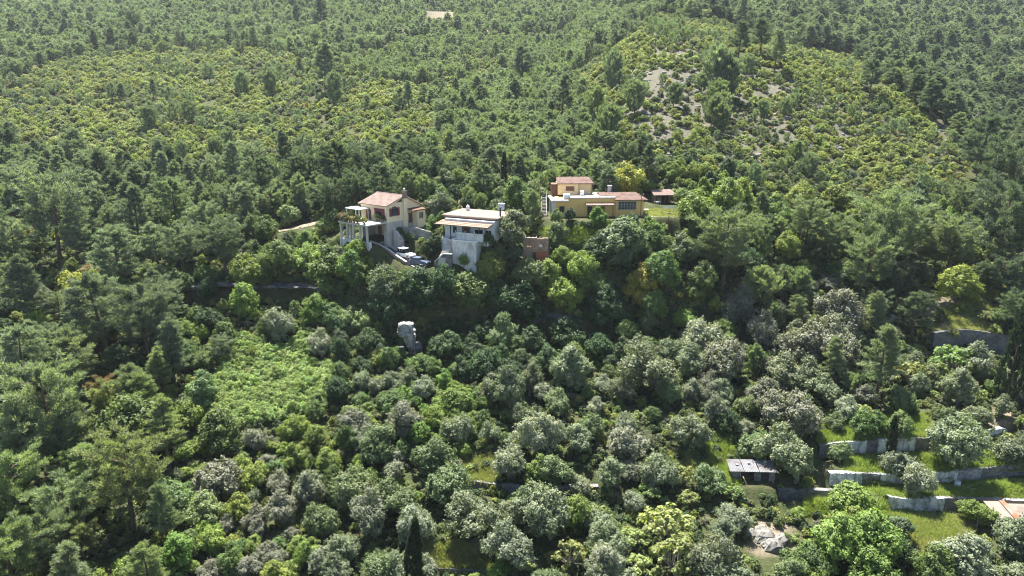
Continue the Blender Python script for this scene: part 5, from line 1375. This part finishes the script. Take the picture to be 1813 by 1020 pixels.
# zones, first match wins: polygon of ground pixels, spacing (m), chance of a plant, mixture (kind, colour, weight, min dia, max dia)
MAQ = [(s,'yellow-green',.42,1.7,3.9),(s,'olive green',.27,1.4,3.6),(s,'dark green',.11,1.4,3.2),(s,'grey',.10,1.1,2.6),(s,'rusty',.015,1.0,1.8),(s,'bright yellow',.04,1.2,2.4),(s,'light green',.03,1.2,2.2)]
MAQL = [(a_, b_, c_, d_ * 1.35, e_ * 1.3) for a_, b_, c_, d_, e_ in MAQ]
ZONES = [
 ('grass', GRASS[0], 99, 0, []), ('grass', GRASS[1], 99, 0, []),
 ('right_hill_rocky', [(1100,95),(1240,80),(1350,130),(1390,290),(1280,320),(1150,290),(1090,200)], 2.4, .74, MAQ + [(y,BL,.02,1.6,3.0)]),
 ('right_hill', [(1000,130),(1180,25),(1330,75),(1480,105),(1600,190),(1720,275),(1760,380),(1600,360),(1450,400),(1200,300),(1090,290),(1060,210)], 2.3, .92, MAQ + [(y,BL,.035,1.5,3.2),(y,MD,.03,1.5,2.8)]),
 ('right_green', [(1180,290),(1450,340),(1600,330),(1760,370),(1740,480),(1450,480),(1180,470)], 2.9, .95, [(b,YG_,.30,2.6,4.6),(b,BR,.18,2.6,4.6),(b,MD,.16,2.6,4.4),(b,DK,.12,3,5),(s,'yellow-green',.16,2,3.6),(y,MD,.06,2.4,4),(p,MD,.04,4,6)]),
 ('left_hill', [(-900,250),(-40,215),(40,150),(150,95),(420,78),(600,100),(740,165),(780,260),(640,275),(560,285),(470,322),(330,335),(190,318),(60,262)], 2.9, .92, MAQL + [(y,BL,.045,1.8,3.8),(p,BL,.006,4,5.5)]),
 ('gully', [(560,110),(720,80),(1010,60),(1060,180),(1090,290),(980,320),(820,320),(700,320),(640,270),(740,240),(720,170)], 3.5, .92, [(y,BL,.38,2.6,5.0),(y,MD,.22,2.4,4.4),(p,BL,.10,4,6),(s,'yellow-green',.28,2.0,4.0),(s,'olive green',.16,1.8,3.4),(b,YG_,.08,2,3.4)]),
 ('upper_right', [(1180,25),(1330,75),(1480,105),(1600,190),(1720,275),(2600,330),(2600,-60),(1000,-60)], 5.2, .97, [(p,'dark green',.52,5.5,9),(p,BL,.30,5.5,9),(p,MD,.12,5,8.5),(y,BL,.08,3,4.5)]),
 ('upper', [(-900,-60),(1200,-60),(1180,25),(1000,100),(720,80),(560,110),(420,85),(180,100),(60,150),(-900,200)], 5.0, .96, [(y,BL,.36,4.2,7.0),(p,BL,.30,5,7.5),(p,'dark green',.10,5,7.5),(y,MD,.16,4,6.4),(s,'yellow-green',.14,2.4,4.4),(s,'olive green',.08,2.2,4)]),
 ('behind_houses', [(620,270),(1090,270),(1180,310),(1180,380),(960,385),(700,365),(600,370)], 3.3, .9, [(y,MD,.2,2.4,4.2),(b,MD,.24,2.6,4.6),(b,DK,.2,3,5),(p,'dark green',.14,4.5,6.5),(b,YG_,.12,2.2,4),(o,OG,.1,2.6,4.4)]),
 ('left_pines', [(-900,200),(60,200),(70,240),(190,300),(330,320),(470,300),(700,250),(720,360),(600,380),(480,400),(470,440),(-900,440)], 3.5, .95, [(p,BL,.20,4.5,7),(p,'dark green',.05,4.5,7),(p,MD,.06,4.5,6.5),(y,BL,.15,2.6,4.2),(b,MD,.12,2.6,4),(b,YG_,.12,2.4,3.8),(s,'yellow-green',.20,2,3.8),(s,'olive green',.10,2,3.6)]),
 ('left_mid', [(-900,440),(470,400),(600,400),(600,520),(380,620),(250,720),(-900,640)], 3.2, .95, [(p,BL,.14,4,6.5),(y,BL,.14,2.4,4.2),(b,MD,.18,2.4,4.2),(b,YG_,.16,2.2,4.0),(b,DK,.12,2.6,4.4),(s,'yellow-green',.12,1.8,3.2),(s,'bright yellow',.03,1.8,2.8),(o,GG,.05,2.4,3.8)]),
 ('vines', [(370,720),(400,650),(440,612),(560,598),(600,650),(590,700),(520,760),(380,770)], 1.3, .98, [(s,'light green',.88,2.0,3.4),(b,BR,.07,1.6,2.6),(b,YG_,.05,1.6,2.6)]),
 ('bright_shrubs', [(580,680),(700,690),(860,690),(860,800),(760,830),(600,780)], 2.3, .95, [(b,BR,.5,2,3.4),(b,MD,.2,2,3.4),(s,'light green',.3,1.6,3)]),
 ('cliff', [(600,440),(1180,420),(1320,500),(1200,600),(1080,660),(620,670),(560,560)], 2.9, .97, [(b,YG_,.14,2.6,4.4),(b,MD,.24,2.6,4.6),(b,DK,.42,2.8,4.8),(b,GR,.14,2.4,4.0),(o,OG,.08,2.4,3.8)]),  # extra dark green deepens the hollow, cliff shade carried by leaf colour
 ('lower_left', [(-900,640),(250,700),(330,680),(400,760),(330,860),(330,1300),(-900,1300)], 3.8, .95, [(p,'yellow-green',.34,4.5,7),(p,MD,.16,4.5,7),(b,MD,.2,2.8,4.6),(b,YG_,.14,2.4,4.2),(b,BR,.1,2.4,4.2),(b,GR,.06,2.4,4)]),
 ('lower_mid', [(330,760),(600,760),(640,860),(560,1000),(560,1300),(330,1300)], 2.7, .97, [(b,YG_,.34,2.0,3.6),(b,MD,.2,2.2,3.8),(b,BR,.12,2.2,3.6),(o,BG,.16,2.4,3.8),(o,GG,.12,2.4,3.8),(s,'yellow-green',.06,1.6,2.6)]),
 ('grey_slope', [(1240,500),(1600,480),(1640,720),(1240,720)], 3.0, .92, [(o,BG,.34,2.6,4.6),(o,GG,.2,2.6,4.4),(y,MD,.16,2.4,4),(p,MD,.08,4,5.5),(b,MD,.12,2.2,3.6),(b,DK,.10,2.4,4)]),
 ('right_low', [(1600,440),(2600,420),(2600,700),(1600,720)], 3.4, .8, [(o,GG,.26,2.6,4.4),(b,MD,.2,2.4,4),(p,'dark green',.22,4.5,6.5),(s,'yellow-green',.18,1.6,2.8),(b,DK,.14,2.6,4.2)]),
 ('corner', [(1380,890),(1700,890),(1720,1300),(1380,1300)], 2.6, .75, [(b,BR,.3,2.2,4),(b,MD,.25,2.2,4),(s,'yellow-green',.25,1.4,2.6),(s,'olive green',.2,1.4,2.4)]),
 ('grove', [(540,640),(1440,600),(1660,720),(2600,700),(2600,1300),(560,1300),(560,1000)], 4.4, .72, [(o,GG,.34,3.2,4.8),(o,SG,.30,3.0,4.6),(o,OG,.12,3.0,4.6),(b,MD,.12,2.4,3.8),(f,'pale yellow-green',.07,2.4,3.8),(b,BR,.06,2.2,3.6),(s,'yellow-green',.03,1.6,2.4)]),
]
ZONES.append(('rest', [(-2000,-200),(4000,-200),(4000,2000),(-2000,2000)], 3.4, .9, [(b,MD,.3,2.4,4),(s,'yellow-green',.3,2,3.6),(p,BL,.2,4,6),(s,'olive green',.2,2,3.4)]))
FIRM = {'grass', 'bright_shrubs', 'corner'}
HX = np.array([(t['x'], t['y'], PROTO[t['kind']][t['v']]['dia'] * t['s'] / 2) for t in TREES])
def keep_ok(X, Y, Z, dia, h, low=False):
    px, py, d = project(X, Y, Z)
    w = dia * FPX / d / 2
    top = py - h * FPX / d
    ok = np.ones(len(X), bool)
    for x0, y0, x1, y1, D in KEEP[low:]:
        ok &= ~((px + w * .85 > x0) & (px - w * .85 < x1) & (py > y0) & (top < y1) & (Y < D))
    for q, r_ in FOOT: ok &= np.hypot(X - q.x, Y - q.y) > r_ * .92 + dia * .25
    return ok
taken = None
def scatter():
    used = []
    X_all = {}
    for zi, (nm, poly, sp, prob, mix) in enumerate(ZONES):
        if not mix: continue
        y1 = 860 if nm.startswith('upper') else 720
        ux = np.arange(-640, 640, sp); uy = np.arange(62, y1, sp * .9)
        X, Y = np.meshgrid(ux, uy)
        X = X + (np.arange(len(uy)) % 2)[:, None] * sp / 2
        X = (X + RNG.uniform(-.42, .42, X.shape) * sp).ravel(); Y = (Y + RNG.uniform(-.42, .42, Y.shape) * sp).ravel()
        Z = ground(X, Y)
        px, py, d = project(X, Y, Z)
        m = (px > -260) & (px < 2080) & (py < 1110) & (py > -75)
        X, Y, Z, px, py, d = [a[m] for a in (X, Y, Z, px, py, d)]
        wx = px + 30 * _noise2(X / (d * .05), Y / (d * .05), 31) + 12 * _noise2(X / (d * .016), Y / (d * .016), 32)     # ragged borders
        wy = py + 13 * _noise2(X / (d * .05), Y / (d * .05), 33) + 6 * _noise2(X / (d * .016), Y / (d * .016), 34)
        if nm in FIRM: wx, wy = px, py
        m = in_poly(wx, wy, poly)
        for zj in range(zi):
            m &= ~in_poly(*((px, py) if ZONES[zj][0] in FIRM else (wx, wy)), ZONES[zj][1])
        m &= RNG.random(len(X)) < prob * (np.clip(1.0 + .75 * _noise2(X / 7, Y / 7, 41), .25, 1.2) if 'hill' in nm else 1)
        X, Y, Z, px, py, d = [a[m] for a in (X, Y, Z, px, py, d)]
        if not len(X): continue
        wts = np.array([q[2] for q in mix]); st = .55 * _noise2(X / 15, Y / 15, 50 + zi) + .35 * RNG.normal(size=len(X))      # like stands beside like
        ch = np.searchsorted(np.cumsum(wts / wts.sum())[:-1], (np.argsort(np.argsort(st)) + .5) / len(X))
        lo = np.array([q[3] for q in mix])[ch]; hi = np.array([q[4] for q in mix])[ch]
        dia = lo + (hi - lo) * RNG.random(len(X))
        ratio = np.array([PROTO[q[0]][0]['h'] / PROTO[q[0]][0]['dia'] for q in mix])[ch]
        ok = keep_ok(X, Y, Z, dia, dia * ratio, nm == 'vines')
        for hx, hy, hr in HX:
            ok &= np.hypot(X - hx, Y - hy) > hr * .72 + dia * .25
        for i in np.nonzero(ok)[0]:
            kd, cl = mix[ch[i]][0], mix[ch[i]][1]
            v = int(RNG.integers(len(PROTO[kd])))
            TREES.append(dict(kind=kd, v=v, x=float(X[i]), y=float(Y[i]), z=float(Z[i]), s=float(dia[i] / PROTO[kd][v]['dia']), sz=float(RNG.uniform(.78, 1.2)) * (.8 if nm in ('upper', 'upper_right', 'gully') else 1), rz=float(RNG.uniform(0, 6.28)), col=cl, hand=False, zone=nm))
scatter()
# which of them show, and how large: crowns drawn front to back into a coarse depth picture
for t in TREES:
    e = PROTO[t['kind']][t['v']]
    cz = t['z'] + e['hc'] * t['s'] * t['sz']
    t['px'], t['py'], t['d'] = project(t['x'], t['y'], cz)
    t['w'] = e['dia'] * t['s'] * FPX / t['d']; t['hh'] = e['h'] * t['s'] * t['sz'] * FPX / t['d'] * (.7 if t['kind'] == 'pine_tree' else .95)
GW_, GH_ = 454, 256
cov = np.zeros((GH_, GW_), bool)
for t in sorted(TREES, key=lambda t: t['d']):
    x0, x1 = (t['px'] - t['w'] * .42) / 4, (t['px'] + t['w'] * .42) / 4
    y0, y1 = (t['py'] - t['hh'] * .5) / 4, (t['py'] + t['hh'] * .42) / 4
    a, b2, c2, d2 = max(0, int(x0)), min(GW_, int(x1) + 1), max(0, int(y0)), min(GH_, int(y1) + 1)
    if a >= b2 or c2 >= d2: t['vis'] = 0.0; continue
    blk = cov[c2:d2, a:b2]
    t['vis'] = float((~blk).sum()) * 16
    blk[:] = True
LIMIT = {'pine_tree': 290, 'young_pine': 230, 'olive_tree': 290, 'broadleaf_tree': 290, 'maquis_shrub': 290, 'fig_tree': 60, 'cypress_tree': 20}
INDIV, MASS = [], []
for kd in LIMIT:
    L_ = sorted([t for t in TREES if t['kind'] == kd], key=lambda t: -(t['vis'] + (40 if t['hand'] and t['vis'] > 0 else 0)))
    keepn = [t for t in L_[:LIMIT[kd]] if t['vis'] > 30]
    ids = {id(t) for t in keepn}
    INDIV += keepn; MASS += [t for t in L_ if id(t) not in ids]
print('TREES', len(TREES), {kd: (sum(t['kind'] == kd for t in INDIV), sum(t['kind'] == kd for t in MASS)) for kd in LIMIT})

# ------------------------------------------------------------------ one object for each plant that can be told apart
NOUN = {'pine_tree': 'pine', 'young_pine': 'young pine', 'olive_tree': 'olive tree', 'broadleaf_tree': 'leafy tree', 'maquis_shrub': 'shrub', 'fig_tree': 'open-branched fig', 'cypress_tree': 'cypress'}
CAT = {'pine_tree': 'pine', 'young_pine': 'pine', 'olive_tree': 'olive tree', 'broadleaf_tree': 'tree', 'maquis_shrub': 'shrub', 'fig_tree': 'fig tree', 'cypress_tree': 'cypress'}
GROUP = {'pine_tree': 'pines on the hillsides', 'young_pine': 'young pines on the slopes', 'olive_tree': 'olive trees of the grove', 'broadleaf_tree': 'leafy trees on the slopes', 'maquis_shrub': 'shrubs of the maquis', 'fig_tree': 'open-branched fig trees', 'cypress_tree': 'cypress trees'}
MARKS = [('the cream house', 668, 385), ('the white house', 825, 400), ('the yellow house', 1050, 360), ('the outbuilding', 1175, 345), ('the ruined hut', 948, 440), ('the parked cars', 735, 455), ('the dirt road', 535, 404), ('the rock ledge', 400, 515),
         ('the rock pinnacle', 722, 590), ('the cliff face', 810, 535), ('the tin shed', 1330, 828), ('the pale outcrop', 1363, 950), ('the rusty shed', 1765, 905), ('the top terrace wall', 1640, 785), ('the middle terrace wall', 1560, 850), ('the tall shaded wall', 1722, 603), ('the dark cypress column', 1795, 630), ('the bright sapling', 945, 840),
         ('the lone lower cypress', 726, 984), ('the big bright tree', 1480, 955), ('the light green vine patch', 480, 670), ('the grey leafless tree', 369, 842), ('the tallest lower pine', 85, 726), ('the dead pine', 92, 960), ('the bleached snag', 1705, 225), ('the farm shed', 777, 22), ('the bald stony slope', 1200, 190), ('the hilltop', 1230, 40), ('the yellow bushes', 130, 512), ('the umbrella pine', 233, 40), ('the yellow-leaved tree', 1112, 320), ('the twin pines', 1290, 424), ('the small pole', 1183, 380), ('the tall grey pole', 887, 330),
         ('the wooded gully', 850, 250), ('the yellow-green slope', 320, 200), ('the dark pine stand', 610, 300), ('the grey bushes', 1400, 610), ('the big dark pines', 1785, 340), ('the white slab', 1030, 440), ('the dark pine wood', 1600, 100), ('the upper pine wood', 430, 40), ('the green slope', 1500, 340), ('the far hillside top', 950, 40), ('the open hill spur', 1430, 200), ('the stone hut clearing', 838, 58), ('the lone tall pine', 925, 110), ('the shady hollow', 900, 630), ('the lowest terrace wall', 1640, 895), ('the corner pines', 30, 860), ('the leafy slope', 500, 800), ('the bottom edge figs', 1150, 960)]
ORD = ['first', 'second', 'third', 'fourth', 'fifth', 'sixth', 'seventh', 'eighth', 'ninth', 'tenth', 'eleventh', 'twelfth', 'thirteenth', 'fourteenth', 'fifteenth', 'sixteenth', 'seventeenth', 'eighteenth', 'nineteenth', 'twentieth', 'last but one', 'last']
from collections import defaultdict
buck = defaultdict(list)
for t in INDIV:
    q = min(range(len(MARKS)), key=lambda k: math.hypot((t['px'] - MARKS[k][1]), (t['py'] - MARKS[k][2]) * 1.4))
    dx, dy = t['px'] - MARKS[q][1], (t['py'] - MARKS[q][2]) * 1.4
    sec = ('uphill from' if dy < 0 else 'downhill from') if abs(dy) > abs(dx) else ('left of' if dx < 0 else 'right of')
    t['mk'], t['sec'], t['md'] = q, sec, math.hypot(dx, dy)
    buck[(t['kind'], t['col'], q, sec)].append(t)
for key, L_ in buck.items():
    L_.sort(key=lambda t: t['md'])
    for i, t in enumerate(L_):
        w = t['w']
        size = 'large' if w > 75 else 'medium-sized' if w > 38 else 'small' if w > 18 else 'tiny'
        n = NOUN[t['kind']]
        if len(L_) == 1: t['label'] = f"{size} {t['col']} {n} {t['sec']} {MARKS[t['mk']][0]}"
        else: t['label'] = f"{size} {t['col']} {n}, {ORD[min(i, 21)]} of its colour {t['sec']} {MARKS[t['mk']][0]}"
INDIV.sort(key=lambda t: -t['vis'])
for t in INDIV:
    e = PROTO[t['kind']][t['v']]
    lod = 'near' if t['w'] > 17 else 'far'
    colr = (*PAL[t['kind']][t['col']], 1)
    k_ = random.uniform(.86, 1.16); sc_ = (t['s'] * k_, t['s'] / k_, t['s'] * t['sz'])
    parts = e['trunk'] is not None and t['w'] > 16
    if parts:
        r_ = bpy.data.objects.new(t['kind'], None); r_.empty_display_size = .3
        cr = bpy.data.objects.new('crown', e['crown_' + lod]); tr = bpy.data.objects.new('trunk', e['trunk'])
        cr.color = colr; cr.parent = r_; tr.parent = r_
        objs = (r_, cr, tr)
    else:
        r_ = bpy.data.objects.new(t['kind'], e['crown_' + lod] if e['trunk'] is None else e['whole_far']); r_.color = colr
        objs = (r_,)
    r_.location = (t['x'], t['y'], t['z'] - .05); r_.rotation_euler = (random.gauss(0, .055), random.gauss(0, .055), t['rz']); r_.scale = sc_
    tag(r_, t['label'], CAT[t['kind']], GROUP[t['kind']])
    for q in objs: COL.objects.link(q)

# ------------------------------------------------------------------ the rest of the woods, as masses
def mass(name, items, protos):
    """items: (x, y, z, yaw, sx, sz, index); protos: list of (mesh, colour)"""
    pc = bpy.data.collections.new(name + '_kinds')
    for i, (mesh, colr) in enumerate(protos):
        po = bpy.data.objects.new('kind_%03d_of_%s' % (i, name), mesh); po.color = (0, 0, 0, 1); pc.objects.link(po)
    A = np.array(items, np.float32)
    me = bpy.data.meshes.new(name)
    me.vertices.add(len(A)); me.vertices.foreach_set('co', A[:, :3].ravel())
    a = me.attributes.new('yaw', 'FLOAT', 'POINT'); a.data.foreach_set('value', A[:, 3].copy())
    a = me.attributes.new('size', 'FLOAT_VECTOR', 'POINT'); a.data.foreach_set('vector', np.stack([A[:, 4], A[:, 4], A[:, 5]], -1).ravel())
    a = me.attributes.new('pick', 'INT', 'POINT'); a.data.foreach_set('value', A[:, 6].astype(np.int32))
    lc = np.array([(*protos[int(k)][1], 1) for k in A[:, 6]], np.float32)
    a = me.attributes.new('leaf_colour', 'FLOAT_COLOR', 'POINT'); a.data.foreach_set('color', lc.ravel())
    ob = bpy.data.objects.new(name, me); ob.color = (0, 0, 0, 1); COL.objects.link(ob)
    ng = bpy.data.node_groups.new(name, 'GeometryNodeTree')
    ng.interface.new_socket('Geometry', in_out='INPUT', socket_type='NodeSocketGeometry')
    ng.interface.new_socket('Geometry', in_out='OUTPUT', socket_type='NodeSocketGeometry')
    n, l = ng.nodes, ng.links
    gi, go = n.new('NodeGroupInput'), n.new('NodeGroupOutput')
    ci = n.new('GeometryNodeCollectionInfo'); ci.inputs['Collection'].default_value = pc
    ci.inputs['Separate Children'].default_value = True; ci.inputs['Reset Children'].default_value = True
    ip = n.new('GeometryNodeInstanceOnPoints'); ip.inputs['Pick Instance'].default_value = True
    def named(nm, ty):
        q = n.new('GeometryNodeInputNamedAttribute'); q.data_type = ty; q.inputs['Name'].default_value = nm; return q.outputs['Attribute']
    cx = n.new('ShaderNodeCombineXYZ'); l.new(named('yaw', 'FLOAT'), cx.inputs[2])
    er = n.new('FunctionNodeEulerToRotation'); l.new(cx.outputs[0], er.inputs[0])
    l.new(gi.outputs[0], ip.inputs['Points']); l.new(ci.outputs[0], ip.inputs['Instance'])
    l.new(named('pick', 'INT'), ip.inputs['Instance Index']); l.new(er.outputs[0], ip.inputs['Rotation']); l.new(named('size', 'FLOAT_VECTOR'), ip.inputs['Scale'])
    l.new(ip.outputs[0], go.inputs[0])
    md = ob.modifiers.new('plants', 'NODES'); md.node_group = ng
    return tag(ob, kind='stuff')
MASSNAME = {'pine_tree': 'pine_forest', 'young_pine': 'young_pine_growth', 'olive_tree': 'olive_grove', 'broadleaf_tree': 'broadleaf_woodland', 'maquis_shrub': 'maquis_scrub', 'fig_tree': 'fig_thicket', 'cypress_tree': 'cypress_growth'}
for kd in LIMIT:
    its = [t for t in MASS if t['kind'] == kd]
    if not its: continue
    cols = sorted(PAL[kd]); protos, idx = [], {}
    for v in range(len(PROTO[kd])):
        for cl in cols:
            for lod in ('near', 'far'):
                idx[(v, cl, lod)] = len(protos); protos.append((PROTO[kd][v]['whole_far'] if lod == 'far' else PROTO[kd][v]['crown_near'], PAL[kd][cl]))
    mass(MASSNAME[kd], [(t['x'], t['y'], t['z'] - .05, t['rz'], t['s'], t['s'] * t['sz'], idx[(t['v'], t['col'], 'near' if t['w'] > 26 else 'far')]) for t in its], protos)
# low undergrowth between the trees, out to where single bushes stop showing
X = RNG.uniform(-190, 190, 80000); Y = 64 + 136 * RNG.random(80000) ** .8
Z = ground(X, Y)
px, py, d = project(X, Y, Z)
m_ = (px > -120) & (px < 1940) & (py < 1100)
no = np.zeros(len(X), bool)
for g_ in GRASS[:3]: no |= in_poly(px, py, g_) & (RNG.random(len(X)) < .8)
for g_ in YELLOWG + GRASS[3:] + DIRT + ROCKY: no |= in_poly(px, py, g_) & (RNG.random(len(X)) < .45)
dd = RNG.uniform(.7, 1.9, len(X))
m_ &= ~no & keep_ok(X, Y, Z, dd, dd * .6, True)
sel = np.nonzero(m_)[0][:24000]
ucols = ['olive green', 'dark green', 'yellow-green', 'light green', 'grey']
cw = RNG.choice(5, len(sel), p=[.36, .34, .16, .07, .07])
mass('undergrowth', [(X[i], Y[i], Z[i] - .04, RNG.uniform(0, 6.28), dd[i] / 3.0, dd[i] / 3.0 * RNG.uniform(.7, 1.4), int(RNG.integers(5)) * 5 + cw[k]) for k, i in enumerate(sel)],
     [(PROTO['maquis_shrub'][v]['crown_far'], PAL['maquis_shrub'][cl]) for v in range(5) for cl in ucols])
# grass: tufts of blades on the terraces and the dry slopes
def tuft(n, h, seed):
    r = np.random.default_rng(seed)
    c = np.stack([r.normal(0, .16, n), r.normal(0, .16, n), np.zeros(n)], -1)
    d = unit(np.stack([r.normal(0, .35, n), r.normal(0, .35, n), np.ones(n)], -1))
    return needles(c, d, h * r.uniform(.5, 1.2, n), .035 * np.ones(n), np.clip(r.normal(.5, .2, n), 0, 1))
TUFT = [np_mesh('grass_tuft', *tuft(26, hh, 900 + i)[:2], M['grassy'], tuft(26, hh, 900 + i)[2]) for i, hh in enumerate((.28, .4, .6))]
gi_ = []
for polys, n_, cl0 in ((GRASS, 26000, 0), (YELLOWG, 9000, 2)):
    for poly in polys:
        xs = [q[0] for q in poly]; ys = [q[1] for q in poly]
        area = (max(xs) - min(xs)) * (max(ys) - min(ys))
        k = int(min(7000, area * .55))
        u, v = RNG.uniform(min(xs), max(xs), k), RNG.uniform(min(ys), max(ys), k)
        ins = in_poly(u, v, poly)
        for q, w_ in zip(u[ins], v[ins]):
            xx, yy, zz, _d = find_spot(q, w_, lambda d: d * 0)
            if any(math.hypot(xx - f_.x, yy - f_.y) < r_ * .6 for f_, r_ in FOOT): continue
            gi_.append((xx, yy, zz - .02, RNG.uniform(0, 6.28), (sz_ := RNG.uniform(.7, 2.2)), sz_ * RNG.uniform(.3, .75), int(RNG.integers(3)) * 4 + cl0 + int(RNG.integers(2))))
GC = [(.13, .185, .035), (.20, .235, .06), (.17, .19, .065), (.23, .225, .10)]
mass('meadow_grass', gi_, [(TUFT[v], GC[k]) for v in range(3) for k in range(4)])
# loose stones on the bald slope
st_ = []
for poly, k in ((ROCKY[0], 600), (ROCKY[1], 200), (ROCKY[2], 60)):
    xs = [q[0] for q in poly]; ys = [q[1] for q in poly]
    u, v = RNG.uniform(min(xs), max(xs), k), RNG.uniform(min(ys), max(ys), k)
    for q, w_ in zip(u, v):
        if in_poly(q, w_, poly):
            xx, yy, zz, _d = find_spot(q, w_, lambda d: d * 0)
            s_ = RNG.uniform(.2, .5) if RNG.random() < .85 else RNG.uniform(.5, 1.1)
            st_.append((xx, yy, zz, RNG.uniform(0, 6.28), s_, s_ * RNG.uniform(.5, 1), int(RNG.integers(4))))
rk = []
for i in range(4):
    m = MB(); rock_mesh(m, [(0, 0, 1, .8, -.6), (0, 0, 1.1, .9, .2), (.05, .1, .8, .75, .6), (.1, .2, .4, .4, .85)], 8, 200 + i, .2); rk.append((m.mesh('loose_stone', M['slopestone']), (1, 1, 1)))
mass('loose_stones', st_, rk)

# ------------------------------------------------------------------ leafless and dead trees
def bare(px, py, w, label, v=0, mat=None, name='bare_bush'):
    x, yv, z, d = find_spot(px, py, lambda d: .45 * w * d / FPX)
    o_ = bpy.data.objects.new(name, BARE[v]); COL.objects.link(o_)
    o_.location = (x, yv, z); k = w * d / FPX / 4.2; o_.scale = (k, k, k); o_.rotation_euler = (0, 0, px)
    return tag(o_, label, 'bare bush', 'leafless grey bushes')
bare(846, 968, 48, 'leafless grey bush among olives behind the lower cypress', 0)
bare(1275, 945, 56, 'leafless brownish bush beside the pale rock outcrop', 1)
bare(372, 862, 74, 'leafless grey twigs under the grey tree on the lower slope', 1)
bare(372, 560, 50, 'leafless grey bush below the rock ledge', 0)
bare(1680, 580, 40, 'leafless grey bush at the end of the tall shaded wall', 1)
bare(418, 630, 36, 'leafless grey bush above the light green vine patch', 0)
bare(1590, 470, 40, 'leafless pale twigs under the wide pine on the green slope', 1)
def snag(px, py, hpx, label, lean, seed, n=7):
    x, yv, z, d = find_spot(px, py, lambda d: d * 0)
    h = hpx * d / FPX
    r = random.Random(seed)
    t = thing('dead_tree', (x, yv, z), 0, label, 'dead tree', 'bleached dead trees')
    tp = Vector((lean * h, 0, h))
    MB().tube([(0, 0, -.4), tp * .35 + Vector((.1, .1, 0)), tp * .7, tp], [h * .022, h * .017, h * .011, h * .003], 6).build('trunk', M['deadwood'], t)
    for i in range(n):
        f = .35 + .6 * i / n; a = r.uniform(0, 6.28); L_ = h * r.uniform(.18, .34) * (1.2 - f)
        p0 = tp * f; p1 = p0 + Vector((math.cos(a), math.sin(a), r.uniform(-.1, .7))) * L_
        p2 = p1 + Vector((math.cos(a + .6), math.sin(a + .6), r.uniform(0, .9))) * L_ * .7
        MB().tube([p0, p1, p2], [h * .008, h * .005, h * .002], 4).build('branch', M['deadwood'], t)
snag(1697, 258, 66, 'bleached leaning snag at the edge of the dark pine wood', .45, 1)
snag(1770, 480, 70, 'bleached dead branches below the big dark pines', -.15, 2, 9)
snag(1700, 430, 60, 'grey dead trunk with pale limbs on the green slope', .15, 3, 9)
snag(95, 1010, 85, 'dead grey pine with bare limbs among the lower pines', .1, 4, 12)
snag(1065, 305, 34, 'pale dead trunk behind the upper room of the yellow house', -.2, 5, 5)
# flower pots on the terrace of the cream house
rp = [(-8.5, -5.1), (-7.8, -5.15), (-7.1, -5.1), (-6.4, -5.15), (-5.7, -5.1), (-5.0, -5.15), (-4.2, -5.1), (-3.2, -5.1), (-8.4, -4.2), (-8.4, -3.3), (-1.2, -5.0), (-2.2, -.6), (-.4, -.7)]
tints = ['rusty', 'grey', 'rusty', 'olive green', 'rusty', 'bright yellow', 'rusty', 'olive green', 'grey', 'rusty', 'yellow-green', 'light green', 'dark green']
for i, (x, yv) in enumerate(rp):
    w0 = local(O1, A1, x, yv, F1)
    near_ = ['the far end of', 'the canopy post on', 'the middle of', 'the near corner of', 'the house wall on'][0 if i in (0, 8, 9) else 1 if i in (1, 2) else 2 if i in (3, 4, 5, 6, 7) else 3 if i == 10 else 4]
    t = thing('potted_plant', w0, 0, f"{['rust-brown','grey','brown-leaved bushy','olive green','rust-red','yellow flowering','tall rusty','trailing green','small grey','low rusty','yellow-green','light green','dark green'][i]} potted plant at {near_} the cream house terrace", 'potted plant', 'potted plants on the terrace')
    MB().lathe([(.16, 0), (.24, .38), (.26, .40), (.2, .41)], 10).build('pot', M['terracotta'], t)
    pl = bpy.data.objects.new('plant', PROTO['maquis_shrub'][i % 5]['crown_far']); COL.objects.link(pl); pl.parent = t
    pl.location = (0, 0, .3); k = random.uniform(.42, .6); pl.scale = (k, k, k * 1.25); pl.color = (*PAL['maquis_shrub'][tints[i]], 1)

# ------------------------------------------------------------------ air
def air(density):
    m = bpy.data.materials.new('haze'); m.use_nodes = True
    nt = m.node_tree
    for q in list(nt.nodes): nt.nodes.remove(q)
    out = nt.nodes.new('ShaderNodeOutputMaterial'); v = nt.nodes.new('ShaderNodeVolumePrincipled')
    v.inputs['Color'].default_value = (.80, .88, 1.0, 1); v.inputs['Density'].default_value = density; v.inputs['Anisotropy'].default_value = .2
    nt.links.new(v.outputs[0], out.inputs['Volume'])
    x1 = float(np.abs(XG).max()) + 20
    ob = MB().box(-x1, x1, -15, 1730, float(HG.min()) - 3, float(HG.max()) + 15).build('haze', m)
    return tag(ob, kind='stuff')
HAZE = .00007
if HAZE: air(HAZE)
